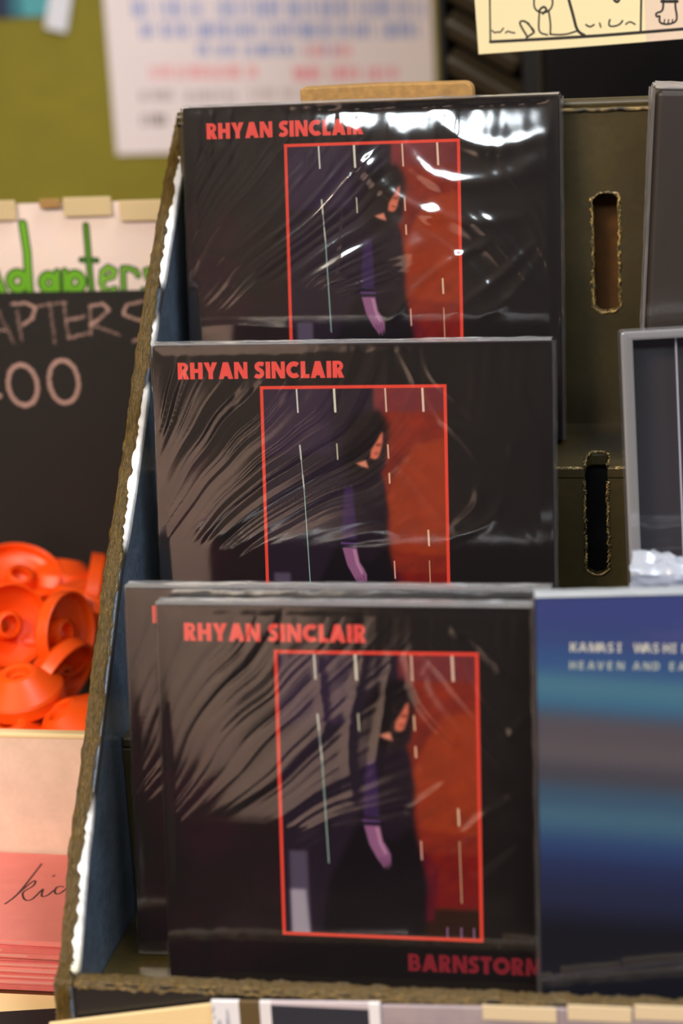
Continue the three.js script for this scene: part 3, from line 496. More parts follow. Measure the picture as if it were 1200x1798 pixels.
// clear plastic box on the middle shelf
{
  const w = .142, h = .1275, th = .016, o = thing('plastic_case', 'clear plastic case with dark insert on the middle shelf', 'cd', [0, 0, 0]); o.rotation.order = 'YXZ'; o.rotation.set(-9 * R, 7 * R, .8 * R);
  const corner = new THREE.Vector3(-w / 2, 0, 0).applyEuler(o.rotation); o.position.set(-.0350 - corner.x, .0955 - corner.y, -.676 - corner.z);
  const clear = film({ ior: 1.5, roughness: .06 });
  const outer = new THREE.Shape(); const rr0 = .0018; outer.moveTo(-w / 2 + rr0, 0); outer.lineTo(w / 2 - rr0, 0); outer.quadraticCurveTo(w / 2, 0, w / 2, rr0); outer.lineTo(w / 2, h - rr0); outer.quadraticCurveTo(w / 2, h, w / 2 - rr0, h); outer.lineTo(-w / 2 + rr0, h); outer.quadraticCurveTo(-w / 2, h, -w / 2, h - rr0); outer.lineTo(-w / 2, rr0); outer.quadraticCurveTo(-w / 2, 0, -w / 2 + rr0, 0);
  const inner = new THREE.Path(); const m = .0042; inner.moveTo(-w / 2 + m, m); inner.lineTo(-w / 2 + m, h - m * .75); inner.lineTo(w / 2 - m, h - m * .75); inner.lineTo(w / 2 - m, m); inner.closePath(); outer.holes.push(inner);
  const fr = new THREE.ExtrudeGeometry(outer, { depth: th - .0016, bevelEnabled: true, bevelSize: .0008, bevelThickness: .0008, bevelSegments: 3, bevelOffset: -.0008 }); fr.translate(0, 0, -th + .0008);
  part('rim', fr, phys([.56, .56, .60], .12, { transmission: .66, thickness: 0, ior: 1.7 }), o).userData.label = 'thick clear plastic rim with bright edges';
  part('insert', mergeGeometries([box(-w / 2 + .003, w / 2 - .003, .003, h - .003, -th + .002, -th + .004)]), phys([.020, .017, .024], .45), o);
  part('booklet', box(-w / 2 + .0045, w / 2 - .0045, .004, .0325, -.010, -.0085), phys([.006, .006, .008], .4), o);
  part('booklet_edge', box(-w / 2 + .0045, w / 2 - .0045, .0325, .0338, -.0100, -.0082), phys([.35, .34, .34], .3), o);
  const g = coverFace(w - .002, h - .002, 0); g.translate(0, .001, .0002); part('lid', g, clear, o).userData.label = 'clear lid';
  part('hinge_strip', box(-w / 2 + .0185, -w / 2 + .0192, .004, h - .003, -.006, -.0052), phys([.32, .32, .40], .2), o);
}
// three glossy dark cases leaning on the top shelf
{
  const labels = ['glossy dark album, foremost of the three tilted together on the top shelf', 'glossy dark album, middle of the three tilted together on the top shelf', 'glossy dark album, rearmost of the three tilted together on the top shelf'];
  for (let k = 0; k < 3; k++) {
    const h = .1205, th = .0085, o = thing('cd_case', labels[k], 'cd', [0, 0, 0], 'albums tilted together on the top shelf'); o.rotation.order = 'YXZ'; o.rotation.set(-4.5 * R, 6.8 * R, -3.6 * R + (k === 1 ? .4 * R : 0));
    const corner = new THREE.Vector3(-.07, 0, 0).applyEuler(o.rotation); o.position.set(-.0345 - k * .0004 - corner.x, .1768 - corner.y - k * .0003, -.7275 - k * .0096 - corner.z);
    part('case', new RoundedBoxGeometry(W, h, th, 4, .0025).translate(0, h / 2, -th / 2), phys([.035, .026, .022], .4), o);
    const f = part('shrink_wrap', filmFront(W, h, .0001, { seed: 71 + k, amp: .5, belly: .0012, ridge: .5, low: .3, roll: .0012, gather: .4 }), filmMat, o); f.userData.label = 'clear glossy wrap';
    wrapBands(filmBand(W, h, th, .0001, 75 + k), f, bandMat, bandMat);
  }
}

// ---------------------------------------------------------------- adapter box on the left
const AXR = -.2290, AZF = -.700, AZB = -.842, AXL = -.42;
const boxPaper = new THREE.MeshStandardMaterial({ map: mottled([226, 196, 176], .05, 111, 9), roughness: .75 });
const boxEdge = std([.80, .62, .34], .8);
{
  const d = thing('cardboard_box', 'open pale cardboard box filled with orange record adapters', 'box', [0, 0, 0]);
  const lip = atZ(60, 1290, AZF).y, topB = atZ(130, 357, AZB).y;
  part('front_panel', uvMetres(box(AXL, AXR, .0005, lip - .001, AZF - .004, AZF), 6), boxPaper, d);
  const e = new RoundedBoxGeometry(AXR - AXL, .0024, .0046, 2, .001).translate((AXL + AXR) / 2, lip - .0006, AZF - .002); part('front_rim', e, boxEdge, d).userData.label = 'tan cut edge of the front panel';
  part('back_panel', uvMetres(box(AXL, AXR, .0005, topB - .002, AZB - .004, AZB), 6), kraft, d);
  part('side_panel', box(AXR - .004, AXR, .0005, lip - .001, AZB, AZF - .004), boxPaper, d);
  part('side_panel', box(AXL, AXL + .004, .0005, lip - .001, AZB, AZF - .004), boxPaper, d);
  part('bottom', box(AXL + .004, AXR - .004, .0005, .004, AZB, AZF - .004), kraft, d);
}
// hand-lettered paper on the back panel
{
  const z = AZB + .0004, p0 = atZ(-70, 352, z), p1 = atZ(310, 352, z), yb = .150, yt = atZ(130, 354, z).y, x0 = AXL + .001, x1 = AXR - .0005, w = x1 - x0, hh = yt - yb, K = 1800 / w;
  const uvOf = (px, py) => { const q = atZ(px, py, z); return [(q.x - x0) * K, (yt - q.y) * K]; };
  const tex = canvasTex(1800, Math.round(hh * K), (g, cw, ch) => {
    g.fillStyle = '#ead6cc'; g.fillRect(0, 0, cw, ch);
    for (let i = 0; i < 300; i++) { g.fillStyle = `rgba(${rnd() > .5 ? '225,200,215' : '240,215,190'},.10)`; g.beginPath(); g.ellipse(rnd() * cw, rnd() * ch, rr(20, 120), rr(10, 60), rnd() * 3, 0, 7); g.fill(); }
    const S = (pts, lw, col) => { g.strokeStyle = col; g.lineWidth = lw; g.lineCap = 'round'; g.lineJoin = 'round'; g.beginPath(); pts.forEach(([a, b], i) => { const q = uvOf(a, b); g[i ? 'lineTo' : 'moveTo'](...q); }); g.stroke(); };
    const ring = (cx, cy, rx, ry) => Array.from({ length: 33 }, (_, i) => [cx + rx * Math.cos(i / 32 * 2 * Math.PI), cy + ry * Math.sin(i / 32 * 2 * Math.PI)]);
    const px = K / 4150;                                          // canvas pixels for one photo pixel
    const strokes = [
      [[[-62, 515], [-40, 392], [8, 515]], 12, '#68a81e'], [[[-54, 475], [-6, 475]], 10, '#68a81e'],
      [ring(33, 492, 13, 14), 13, '#68a81e'], [[[42, 392], [50, 440], [54, 512]], 11, '#68a81e'],
      [ring(88, 495, 11, 13), 13, '#68a81e'], [[[103, 475], [104, 512]], 7, '#68a81e'],
      [ring(134, 494, 12, 14), 13, '#68a81e'], [[[116, 474], [117, 560]], 7, '#68a81e'],
      [[[153, 395], [158, 455], [163, 514]], 7, '#568a1e'], [[[145, 455], [172, 456]], 5, '#3a6a20'],
      [[[182, 490], [200, 484], [203, 474], [192, 468], [182, 476], [180, 496], [188, 512], [204, 506]], 7, '#7cb434'],
      [[[219, 512], [218, 470], [228, 470], [240, 474], [244, 482]], 7, '#6fa332'],
      [[[272, 470], [258, 474], [262, 488], [272, 496], [264, 510], [254, 508]], 7, '#6fa332'],
    ];
    for (const [p, lw] of strokes) S(p, (lw + 6) * px, '#1c3a0c');
    for (const [p, lw, c] of strokes) S(p, lw * px, c);
  });
  const d = thing('paper_sign', 'taped paper sign with green bubble lettering above the black card', 'sign', [0, 0, 0]);
  const g = new THREE.PlaneGeometry(w, hh, 60, 24); const pp = g.attributes.position;
  for (let i = 0; i < pp.count; i++) pp.setZ(i, .0012 + .0008 * n2(pp.getX(i) * 30, pp.getY(i) * 40, 121)); g.translate((x0 + x1) / 2, (yt + yb) / 2, AZB + .0006); g.computeVertexNormals();
  part('sheet', g, new THREE.MeshStandardMaterial({ map: tex, roughness: .8, side: THREE.DoubleSide }), d);
  const tape = new THREE.MeshPhysicalMaterial({ color: new THREE.Color().setRGB(.78, .62, .36), roughness: .5, transmission: .25, thickness: 0 });
  for (const [xa, xb, ya, yb2] of [[-60, 34, 352, 384], [114, 201, 345, 376], [213, 300, 350, 384]]) {
    const a = atZ(xa, ya, z), b = atZ(xb, yb2, z); const t = new RoundedBoxGeometry(b.x - a.x, a.y - b.y, .0008, 2, .0003); t.translate((a.x + b.x) / 2, (a.y + b.y) / 2, AZB + .0036); part('tape', t, tape, d).userData.label = 'cream masking tape';
  }
  const a = atZ(74, 347, AZB), b = atZ(112, 362, AZB); part('tape', new RoundedBoxGeometry(b.x - a.x, a.y - b.y, .0012, 2, .0004).translate((a.x + b.x) / 2, (a.y + b.y) / 2, AZB + .0040), kraft, d).userData.label = 'brown tape end';
}
// black card with chalk lettering, standing in front of the paper
{
  const z = AZB + .008, yt = atZ(120, 513, z).y, yb = .006, x0 = AXL + .006, x1 = AXR - .006, w = x1 - x0, hh = yt - yb, K = 1500 / w;
  const uvOf = (px, py) => { const q = atZ(px, py, z); return [(q.x - x0) * K, (yt - q.y) * K]; };
  const tex = canvasTex(1500, Math.round(hh * K), (g, cw, ch) => {
    g.fillStyle = '#110c0a'; g.fillRect(0, 0, cw, ch);
    for (let i = 0; i < 500; i++) { g.fillStyle = `rgba(${rnd() > .5 ? '34,18,12' : '14,12,12'},.10)`; g.beginPath(); g.ellipse(rnd() * cw, rnd() * ch, rr(10, 80), rr(10, 50), rnd() * 3, 0, 7); g.fill(); }
    const px = K / 4200;
    const chalk = (pts, lw = 8) => {
      for (let i = 0; i < pts.length - 1; i++) { const n = 26; for (let k = 0; k < n; k++) { const t = k / n, q = uvOf(pts[i][0] + (pts[i + 1][0] - pts[i][0]) * t, pts[i][1] + (pts[i + 1][1] - pts[i][1]) * t);
        for (let m = 0; m < 5; m++) { g.fillStyle = `rgba(176,140,130,${.14 + .22 * rnd()})`; g.beginPath(); g.arc(q[0] + rr(-.35, .35) * lw * px, q[1] + rr(-.35, .35) * lw * px, rr(.12, .26) * lw * px, 0, 7); g.fill(); } } }
    };
    const ring = (cx, cy, rx, ry, tilt = 0) => Array.from({ length: 15 }, (_, i) => { const a = i / 14 * 2 * Math.PI - 1.6; return [cx + rx * Math.cos(a) + tilt * Math.sin(a), cy + ry * Math.sin(a)]; });
    // A D A P T E R S
    chalk([[-150, 610], [-120, 535], [-95, 608]]); chalk([[-140, 580], [-100, 580]]); chalk([[-85, 535], [-80, 608], [-52, 590], [-50, 555], [-85, 535]]);
    chalk([[-38, 608], [-10, 532], [26, 606]]); chalk([[-30, 580], [12, 580]]);
    chalk([[30, 545], [38, 600]]); chalk([[20, 534], [45, 532], [62, 540], [56, 560], [38, 572]]);
    chalk([[88, 534], [97, 606]]); chalk([[62, 538], [118, 530]]);
    chalk([[112, 532], [120, 594], [160, 584]]); chalk([[118, 562], [150, 556]]);
    chalk([[158, 540], [160, 590]]); chalk([[156, 538], [180, 533], [192, 544], [172, 562], [158, 570], [212, 588]]);
    chalk([[252, 528], [222, 536], [216, 552], [238, 560], [262, 566], [262, 590], [232, 600]]);
    // $ 1 . 0 0
    chalk([[-120, 640], [-150, 650], [-125, 675], [-150, 700]]); chalk([[-135, 630], [-138, 712]]); chalk([[-70, 635], [-62, 705]]); chalk([[-6, 694], [0, 696]], 10);
    chalk(ring(40, 676, 26, 36, 4), 9); chalk(ring(112, 670, 26, 38, 3), 9);
  });
  const g = new THREE.BoxGeometry(w, hh, .0022); const uv = g.attributes.uv; for (let i = 0; i < uv.count; i++) if (i < 16 || i >= 20) uv.setXY(i, .5, .02); g.translate((x0 + x1) / 2, (yt + yb) / 2, z - .0011);
  solo('chalk_card', g, new THREE.MeshStandardMaterial({ map: tex, roughness: .6 }), 'black card with chalk price lettering standing behind the orange adapters', 'sign');
}
// orange record adapters
const orange = new THREE.MeshPhysicalMaterial({ color: new THREE.Color().setRGB(.93, .088, .002), roughness: .42, clearcoat: .12, clearcoatRoughness: .3 });
const RA = .0176;
const cupGeo = (() => {
  const p = [[.0030, .0085], [.0044, .0062], [.0056, .0062], [.0062, .0092], [.0150, .0058], [.0163, .0045], [.0166, .0000], [RA, .0000], [RA + .0001, .0052], [RA - .0004, .0066], [.0074, .0138], [.0062, .0142], [.0048, .0136], [.0044, .0110], [.0030, .0108], [.0030, .0085]].map(([a, b]) => new THREE.Vector2(a, b));
  return new THREE.LatheGeometry(p, 72);
})();
const bossGeo = (() => { const p = [[.0044, .0022], [.0060, .0022], [.0060, .0095], [.0044, .0095], [.0044, .0022]].map(([a, b]) => new THREE.Vector2(a, b)); return new THREE.LatheGeometry(p, 40); })();
function flatNormals(g) { const n = g.toNonIndexed(); n.computeVertexNormals(); return n; }
{
  // creased profile: rebuild normals per face ring so that rims stay crisp
  const crisp = (pts) => { const gs = []; for (let i = 0; i < pts.length - 1; i++) gs.push(new THREE.LatheGeometry([pts[i], pts[i + 1]], 72)); return mergeGeometries(gs); };
  const p = [[.0030, .0085], [.0046, .0066], [.0062, .0092], [.0150, .0058], [.0163, .0045], [.0165, .0004], [.0168, .0000], [RA - .0003, .0000], [RA, .0004], [RA, .0052], [RA - .0006, .0064], [.0078, .0136], [.0062, .0142], [.0046, .0136], [.0042, .0112], [.0030, .0108], [.0030, .0085]].map(([a, b]) => new THREE.Vector2(a, b));
  const shell = crisp(p);
  // [pixel x, pixel y of the open end's centre, z plane, axis towards the dome in camera terms (right, up, towards camera), label]
  const spots = [
    [38, 1000, -.800, [-.25, -.75, -.60], 'orange adapter lying open side up at the back of the pile'],
    [150, 1040, -.800, [.85, -.15, -.10], 'orange adapter on its side against the display wall'],
    [22, 1098, -.765, [-.55, -.05, -.75], 'orange adapter with its hollow towards the front, above the domed one'],
    [126, 1112, -.765, [-.86, .02, -.45], 'orange adapter standing on edge with its hollow towards the display'],
    [42, 1232, -.738, [-.12, .86, .42], 'orange adapter lying dome up near the front of the box'],
    [118, 1196, -.756, [-.75, .45, -.30], 'orange adapter wedged upright behind the domed one'],
    [140, 1290, -.728, [-.55, .68, .35], 'orange adapter tilted in the front corner of the box'],
    [10, 1312, -.722, [.10, .80, .50], 'orange adapter half sunk behind the front panel'],
    [62, 1120, -.790, [.05, .85, .30], 'orange adapter lying dome up underneath the others'],
    [150, 1080, -.795, [.30, .80, -.2], 'orange adapter buried near the display wall'],
    [-60, 1060, -.785, [.20, .70, .40], 'orange adapter beside the open one at the back'],
    [-70, 1190, -.750, [.30, .75, .40], 'orange adapter next to the domed one'],
    [80, 1330, -.735, [.1, .9, .2], 'orange adapter at the bottom behind the front panel'],
    [-20, 1030, -.815, [-.1, .9, .1], 'orange adapter low against the black card'],
    [110, 1040, -.818, [.1, .9, -.1], 'orange adapter lying flat against the black card'],
  ];
  for (const [px, py, z, ax, label] of spots) {
    const o = thing('record_adapter', label, 'adapter', [0, 0, 0], 'orange record adapters in the box'); o.position.copy(atZ(px, py, z));
    const v = new THREE.Vector3().addScaledVector(RIGHT, ax[0]).addScaledVector(UP, ax[1]).addScaledVector(FWD, -ax[2]).normalize();
    o.scale.setScalar(.98); o.quaternion.setFromUnitVectors(new THREE.Vector3(0, 1, 0), v);
    part('shell', shell, orange, o); part('hub', bossGeo, orange, o);
  }
}

// ---------------------------------------------------------------- stack of pink booklets
{
  const N = 9, th = .0020, x0 = -.345, x1 = -.2265, zf = -.632, zb = -.6985;
  const top = N * (th + .0002);
  const pinks = [[210, 104, 98], [216, 114, 108], [206, 98, 94], [222, 124, 116], [212, 108, 104]];
  const paper = pinks.map((c, i) => new THREE.MeshStandardMaterial({ map: mottled(c, .05, 131 + i, 7), roughness: .7 }));
  const inkTex = canvasTex(1024, 600, (g, w, h) => {
    g.fillStyle = 'rgb(222,126,118)'; g.fillRect(0, 0, w, h);
    for (let i = 0; i < 200; i++) { g.fillStyle = `rgba(${rnd() > .5 ? '232,140,132' : '206,108,104'},.10)`; g.beginPath(); g.ellipse(rnd() * w, rnd() * h, rr(5, 60), rr(5, 40), 0, 0, 7); g.fill(); }
    g.strokeStyle = '#3a1a20'; g.lineWidth = 7; g.lineCap = 'round'; g.lineJoin = 'round';
    const K = 1024 / (x1 - x0), Q = (px, py) => { const q = atY(px, py, top + .0008); return [(q.x - x0) * K, (q.z - zb) / (zf - zb) * h]; };
    const S = (p) => { g.beginPath(); const q = p.map(([a, b]) => Q(a, b)); g.moveTo(...q[0]); for (let i = 1; i < q.length - 1; i++) g.quadraticCurveTo(q[i][0], q[i][1], (q[i][0] + q[i + 1][0]) / 2, (q[i][1] + q[i + 1][1]) / 2); g.lineTo(...q[q.length - 1]); g.stroke(); };
    S([[74, 1514], [54, 1540], [30, 1570], [10, 1584]]); S([[26, 1572], [44, 1556], [64, 1540], [62, 1552], [42, 1562], [40, 1568], [44, 1578], [56, 1578], [68, 1566], [78, 1556], [74, 1566], [74, 1572], [84, 1570], [96, 1560]]);
    S([[94, 1536], [97, 1534]]); S([[112, 1554], [102, 1552], [96, 1562], [100, 1568], [110, 1564], [126, 1550]]); S([[124, 1520], [118, 1556], [128, 1566], [140, 1556]]);
  });
  const inkMat = new THREE.MeshStandardMaterial({ map: inkTex, roughness: .65 });
  for (let i = 0; i < N; i++) {
    const isTop = i === N - 1, dz = isTop ? 0 : (i === N - 2 ? .0016 : rr(-.0008, .0014)), dx = rr(-.002, .0006);
    const o = thing('booklet', isTop ? 'pink booklet with black cursive writing on top of the stack' : 'plain pink booklet in the stack under the handwritten one', 'booklet', [(x0 + x1) / 2 + dx, i * (th + .0002), 0], isTop ? undefined : 'pink booklets under the handwritten one');
    const g = new THREE.BoxGeometry(x1 - x0, th, zf - zb, 40, 1, 8); const p = g.attributes.position;
    for (let k = 0; k < p.count; k++) { const x = p.getX(k), u = x / (x1 - x0) + .5; p.setY(k, p.getY(k) + th / 2 + .0003); p.setZ(k, p.getZ(k) + (zf + zb) / 2 + dz + (.0006 * n1(i * 3 + u * 2, 141))); }
    g.computeVertexNormals();
    const uv = g.attributes.uv, nn = g.attributes.normal, posn = g.attributes.position;
    if (isTop) { for (let k = 0; k < uv.count; k++) uv.setXY(k, (posn.getX(k)) / (x1 - x0) + .5, nn.getY(k) > .5 ? 1 - (posn.getZ(k) - dz - zb) / (zf - zb) : .98); part('cover', g, inkMat, o); }
    else part('cover', uvMetres(g, 8), paper[i % paper.length], o);
    part('page_block', box(-(x1 - x0) / 2 + .001, (x1 - x0) / 2 - .001, .0009, th - .0004, zb + dz + .004, zf + dz + .0002), std([.62, .26, .23], .8), o).userData.label = 'pale page edges';
  }
}
// printed sheet lying on the counter
{
  const tex = canvasTex(900, 400, (g, w, h) => {
    g.fillStyle = '#ecd29c'; g.fillRect(0, 0, w, h);
    const x0 = -.36, x1 = -.2175, z0 = -.6275, z1 = -.567, Q = (px, py) => { const q = atY(px, py, .001); return [(q.x - x0) / (x1 - x0) * w, (q.z - z0) / (z1 - z0) * h]; };
    g.strokeStyle = '#17171a'; g.lineWidth = 18; g.beginPath(); g.moveTo(...Q(-200, 1792)); g.lineTo(...Q(0, 1780)); g.lineTo(...Q(130, 1772)); g.stroke();
    g.fillStyle = '#17171a'; const c = Q(55, 1815); g.beginPath(); g.ellipse(c[0], c[1], 165, 95, 0, 0, 7); g.fill();
  });
  const g = new THREE.BoxGeometry(.1425, .0008, .0605); g.translate(-.28875, .0006, -.59725); const uv = g.attributes.uv; for (let i = 0; i < uv.count; i++) if (i < 8 || i >= 12) uv.setXY(i, .02, .98);
  solo('printed_sheet', g, new THREE.MeshStandardMaterial({ map: tex, roughness: .7 }), 'cream printed sheet with black line and disc lying on the counter', 'paper');
}
// leaflets leaning on the front of the display
function leaflet(label, corners, tex, dz, name = 'leaflet') {
  // corners: top left and top right pixels on the front face; the sheet runs down to the counter
  const z = ZOUT + .0012 + dz, a = atZ(...corners[0], z), b = atZ(...corners[1], z), th = .0012, yb = .0012;
  const s = new THREE.Shape([new THREE.Vector2(a.x, yb), new THREE.Vector2(b.x, yb), new THREE.Vector2(b.x, b.y), new THREE.Vector2(a.x, a.y)]);
  const g = new THREE.ExtrudeGeometry(s, { depth: th, bevelEnabled: true, bevelSize: .0002, bevelThickness: .0002, bevelSegments: 1, bevelOffset: -.0002 }); const p = g.attributes.position, uv = g.attributes.uv;
  const y1 = Math.max(a.y, b.y); for (let i = 0; i < p.count; i++) uv.setXY(i, (p.getX(i) - a.x) / (b.x - a.x), (p.getY(i) - yb) / (y1 - yb));
  const m = solo(name, g, new THREE.MeshStandardMaterial({ map: tex, roughness: .55 }), label, 'leaflet'); m.position.z = z; return m;
}
leaflet('plain cream leaflet leaning on the black front of the display', [[88, 1794], [405, 1756]], canvasTex(64, 64, (g) => { g.fillStyle = '#efd3a0'; g.fillRect(0, 0, 64, 64); }), 0);
leaflet('leaflet with a colourful photo print leaning on the front of the display', [[372, 1754], [668, 1758]], canvasTex(900, 200, (g, w, h) => {
  g.fillStyle = '#c9bcc4'; g.fillRect(0, 0, w, h); g.fillStyle = '#e8e6ee'; g.fillRect(0, 0, 150, h); g.fillStyle = '#7d7f95'; for (let i = 0; i < 30; i++) { g.globalAlpha = .4; g.beginPath(); g.ellipse(rr(10, 110), rr(20, 180), rr(6, 22), rr(4, 12), rnd() * 3, 0, 7); g.fill(); } g.globalAlpha = 1;
  g.fillStyle = '#5f4d30'; g.fillRect(150, 6, 130, h); g.fillStyle = '#e6e2e8'; g.fillRect(262, 0, 60, h);
  g.fillStyle = '#2b2d38'; g.fillRect(322, 12, 520, h); for (let i = 0; i < 300; i++) { g.fillStyle = ['#d8925a', '#e7c06a', '#b54a3c', '#e8d2b8', '#6d4a3a'][Math.floor(rnd() * 5)]; g.beginPath(); g.arc(rr(335, 830), rr(60, 200), rr(5, 15), 0, 7); g.fill(); }
  g.fillStyle = '#ece8ee'; g.fillRect(842, 0, 58, h);
}), .0022);
leaflet('lavender grey leaflet leaning on the front of the display', [[640, 1762], [1340, 1775]], canvasTex(900, 100, (g, w, h) => { g.fillStyle = '#a2949c'; g.fillRect(0, 0, w, h); for (let i = 0; i < 200; i++) { g.fillStyle = `rgba(${rnd() > .5 ? '180,165,165' : '145,130,140'},.12)`; g.beginPath(); g.ellipse(rnd() * w, rnd() * h, rr(5, 60), rr(5, 20), 0, 0, 7); g.fill(); } }), .0010);
{
  const mt = new THREE.MeshPhysicalMaterial({ color: new THREE.Color().setRGB(.72, .58, .38), roughness: .5 });
  for (const [xa, xb] of [[846, 978], [996, 1110], [1114, 1250]]) {
    const z = ZOUT + .0055, a = atZ(xa, 1768, z), b = atZ(xb, 1800, z);
    solo('tape_strip', new RoundedBoxGeometry(b.x - a.x, a.y - b.y, .0006, 2, .00028).translate((a.x + b.x) / 2, (a.y + b.y) / 2, ZOUT + .0042), mt, 'beige tape strip stuck on the lavender grey leaflet', 'tape', 'tape strips on the lavender leaflet');
  }
}

// ---------------------------------------------------------------- behind the display
{
  const z = ZB + .0015, c = [atZ(168, 0, z), atZ(205, 272, z), atZ(764, 150, z)];
  const x0 = c[1].x, x1 = c[2].x, yb = c[1].y, hh = .279, w = x1 - x0, K = 1200 / w;
  const Q = (px, py) => { const q = atZ(px, py, z); return [(q.x - x0) * K, (yb + hh - q.y) * K]; };
  const tex = canvasTex(1200, Math.round(hh * K), (g, cw, ch) => {
    g.fillStyle = '#e9dde2'; g.fillRect(0, 0, cw, ch);
    const words = (px0, px1, py, hpx, col) => { let p = px0; g.fillStyle = col; while (p < px1) { const wd = rr(24, 60); const a = Q(p, py - hpx), b = Q(Math.min(px1, p + wd), py); for (let x = a[0]; x < b[0]; x += rr(14, 26)) g.fillRect(x, a[1] + rr(-2, 2), rr(8, 17), b[1] - a[1]); p += wd + rr(8, 14); } };
    words(230, 745, 30, 30, '#98a4d4'); words(245, 740, 66, 26, '#98a4d4'); words(345, 600, 98, 20, '#98a4d4'); words(255, 740, -30, 34, '#98a4d4'); words(255, 740, -90, 34, '#98a4d4'); words(280, 720, -150, 34, '#98a4d4');
    words(535, 620, 100, 20, '#e8aab4'); words(262, 444, 138, 22, '#eaa2ac'); words(515, 706, 140, 22, '#e89aa6');
    words(245, 300, 176, 16, '#b9aeb2'); words(325, 410, 176, 16, '#b9aeb2'); words(440, 560, 172, 16, '#c2b6ba'); words(248, 292, 220, 18, '#7c7478');
  });
  const g = new THREE.BoxGeometry(w, hh, .001); g.translate((x0 + x1) / 2, yb + hh / 2, z - .0006);
  solo('poster', g, new THREE.MeshStandardMaterial({ map: tex, roughness: .7 }), 'white notice with blue and pink print pinned to the olive wall', 'poster');
}
{ // small picture and a white card near the wall's upper edge
  const z = ZB + .0015, a = atZ(-80, -60, z), b = atZ(118, 26, z);
  const o = thing('flyer', 'teal and navy flyer on the olive wall', 'poster', [0, 0, 0]);
  const tex = canvasTex(256, 160, (g) => { g.fillStyle = '#2f6f80'; g.fillRect(0, 0, 256, 160); g.fillStyle = '#1c2c4c'; g.fillRect(60, 60, 60, 100); g.fillStyle = '#4fa0ac'; g.fillRect(150, 90, 90, 70); });
  part('sheet', new THREE.BoxGeometry(b.x - a.x, a.y - b.y, .001).translate((a.x + b.x) / 2, (a.y + b.y) / 2, z - .0006), new THREE.MeshStandardMaterial({ map: tex, roughness: .6 }), o);
  const c = atZ(110, 20, z + .003); const t = part('corner_tab', new RoundedBoxGeometry(.014, .05, .0012, 2, .0005), std([.72, .74, .84], .6), o); t.position.set(c.x, c.y + .013, z + .0008); t.rotation.z = -.25; t.userData.label = 'white tab at the corner';
}
{ // black appliance with slanted cooling slats
  const o = thing('black_appliance', 'black appliance with slanted cooling slats standing behind the display', 'appliance', [0, 0, 0]);
  const z = -1.02, xa = atZ(766, 80, z).x, xb = atZ(968, 150, z).x, yt = .44;
  const plastic = phys([.013, .013, .015], .42, { bumpMap: grain, bumpScale: .00005 });
  part('housing', new RoundedBoxGeometry(.46, yt + .12, .12, 4, .006).translate(xa + .23, (yt - .12) / 2 + .0605 + .06, z - .09), plastic, o);
  // frame bars round the grille
  const fr = (x0, x1, y0, y1) => part('grille_frame', new RoundedBoxGeometry(x1 - x0, y1 - y0, .02, 2, .0025).translate((x0 + x1) / 2, (y0 + y1) / 2, z - .018), plastic, o);
  const xs0 = xa + .004, xs1 = xb - .016; fr(xa, xs0, .2, yt); fr(xs1 + .001, xb, .2, yt);
  const sl = Math.atan2(-.0210, xs1 - xs0); const L = Math.hypot(xs1 - xs0, .0210);
  for (let k = 0; k < 10; k++) { const y = .255 + k * .0178; const m = part('slat', new RoundedBoxGeometry(L + .002, .0098, .014, 3, .003), phys([.055, .042, .026], .32), o); m.position.set((xs0 + xs1) / 2, y, z - .016); m.rotation.set(.45, 0, sl, 'ZXY'); }
  part('front_panel', new RoundedBoxGeometry(.30, .34, .10, 4, .006).translate(xb + .15, .30, z + .015), phys([.006, .006, .008], .3), o).userData.label = 'plain black front panel';
  part('foot', box(xa + .03, xa + .40, .0005, .07, z - .14, z - .05), plastic, o);
}
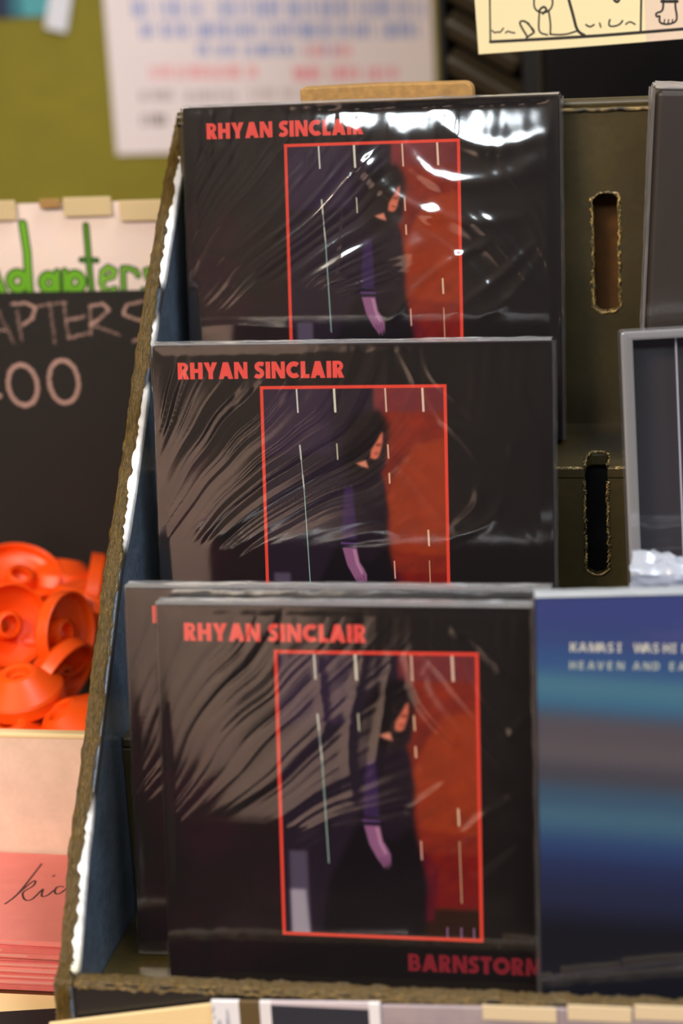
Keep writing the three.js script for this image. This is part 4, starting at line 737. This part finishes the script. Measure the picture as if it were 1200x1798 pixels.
{ // comic strip sheet hanging from the appliance
  const z = -.818, P = (px, py) => atZ(px, py, z); const bl = P(840, 96), br = P(1206, 67), tl = P(837, -10);
  const w = .115, hh = .075, ang = Math.atan2(br.y - bl.y, br.x - bl.x);
  const o = thing('comic_sheet', 'cream sheet with an inked comic strip hanging over the black appliance', 'paper', [bl.x, bl.y, z]); o.rotation.z = ang;
  const K = 1400 / w; const inv = new THREE.Matrix4().makeRotationZ(-ang);
  const Q = (px, py) => { const q = P(px, py).sub(new THREE.Vector3(bl.x, bl.y, z)).applyMatrix4(inv); return [q.x * K, (hh - q.y) * K]; };
  const tex = canvasTex(1400, Math.round(hh * K), (g, cw, ch) => {
    g.fillStyle = '#f2e4b8'; g.fillRect(0, 0, cw, ch); g.fillStyle = '#e6d0bc'; const k = Q(1135, 60); g.fillRect(k[0], 0, cw, ch);
    g.strokeStyle = '#1d1a18'; g.lineCap = 'round'; g.lineJoin = 'round';
    const S = (p, lw = 9) => { g.lineWidth = lw; g.beginPath(); const q = p.map((a) => Q(...a)); g.moveTo(...q[0]); for (let i = 1; i < q.length - 1; i++) g.quadraticCurveTo(q[i][0], q[i][1], (q[i][0] + q[i + 1][0]) / 2, (q[i][1] + q[i + 1][1]) / 2); g.lineTo(...q[q.length - 1]); g.stroke(); };
    S([[861, 74], [1000, 66], [1120, 57], [1230, 48]], 14); S([[859, -60], [860, 0], [861, 74]], 8); S([[1128, -60], [1127, 0], [1126, 56]], 9);
    S([[864, 54], [868, 59], [873, 56], [878, 58], [884, 50]], 7); S([[888, 58], [892, 54], [896, 57], [904, 58]], 7);
    S([[1030, 43], [1036, 48], [1044, 43]], 8); S([[1054, 40], [1056, 47]], 7); S([[1072, 34], [1068, 45], [1080, 46], [1090, 42], [1094, 36]], 8); S([[1100, 42], [1106, 36], [1116, 42]], 7);
    // simple shoe, leg and gown outlines cut off by the sheet's upper part
    S([[925, 62], [916, 48], [912, 38], [922, 36], [932, 46], [940, 56], [934, 60], [925, 66]], 9); S([[928, 40], [936, 54]], 7);
    S([[948, 20], [946, 44], [948, 58], [962, 61]], 8); S([[964, 18], [968, 40], [967, 60]], 8); S([[967, 60], [990, 62], [1014, 54]], 8); S([[1000, 0], [1008, 28], [1014, 54], [1028, 62]], 13);
    S([[940, -10], [936, 10], [946, 22], [962, 22], [972, 10], [970, -8]], 8); S([[948, 18], [954, 10], [962, 16], [954, 24]], 10); S([[1080, 0], [1084, 4], [1088, 0]], 12);
    S([[1166, -20], [1166, 8], [1164, 20], [1152, 22], [1154, 30], [1160, 26], [1158, 38], [1166, 42], [1176, 42], [1188, 38], [1190, 28], [1186, 10], [1188, -20]], 9);
    for (const a of [1167, 1174, 1181]) S([[a, 40], [a + 1, 34]], 6); S([[1163, 2], [1190, 2]], 14);
  });
  const g = new THREE.BoxGeometry(w, hh, .0006, 40, 1, 1); g.translate(w / 2, hh / 2, 0); const p = g.attributes.position; for (let i = 0; i < p.count; i++) p.setZ(i, p.getZ(i) + .0035 * Math.sin(p.getX(i) / w * 3.1) - .002); g.computeVertexNormals();
  part('sheet', g, new THREE.MeshStandardMaterial({ map: tex, roughness: .7 }), o);
  part('clip_arm', box(.02, .09, hh - .006, hh + .01, -.075, .003), phys([.006, .006, .008], .4), o).userData.label = 'black clip holding the sheet';
}

renderer.render(scene, camera);
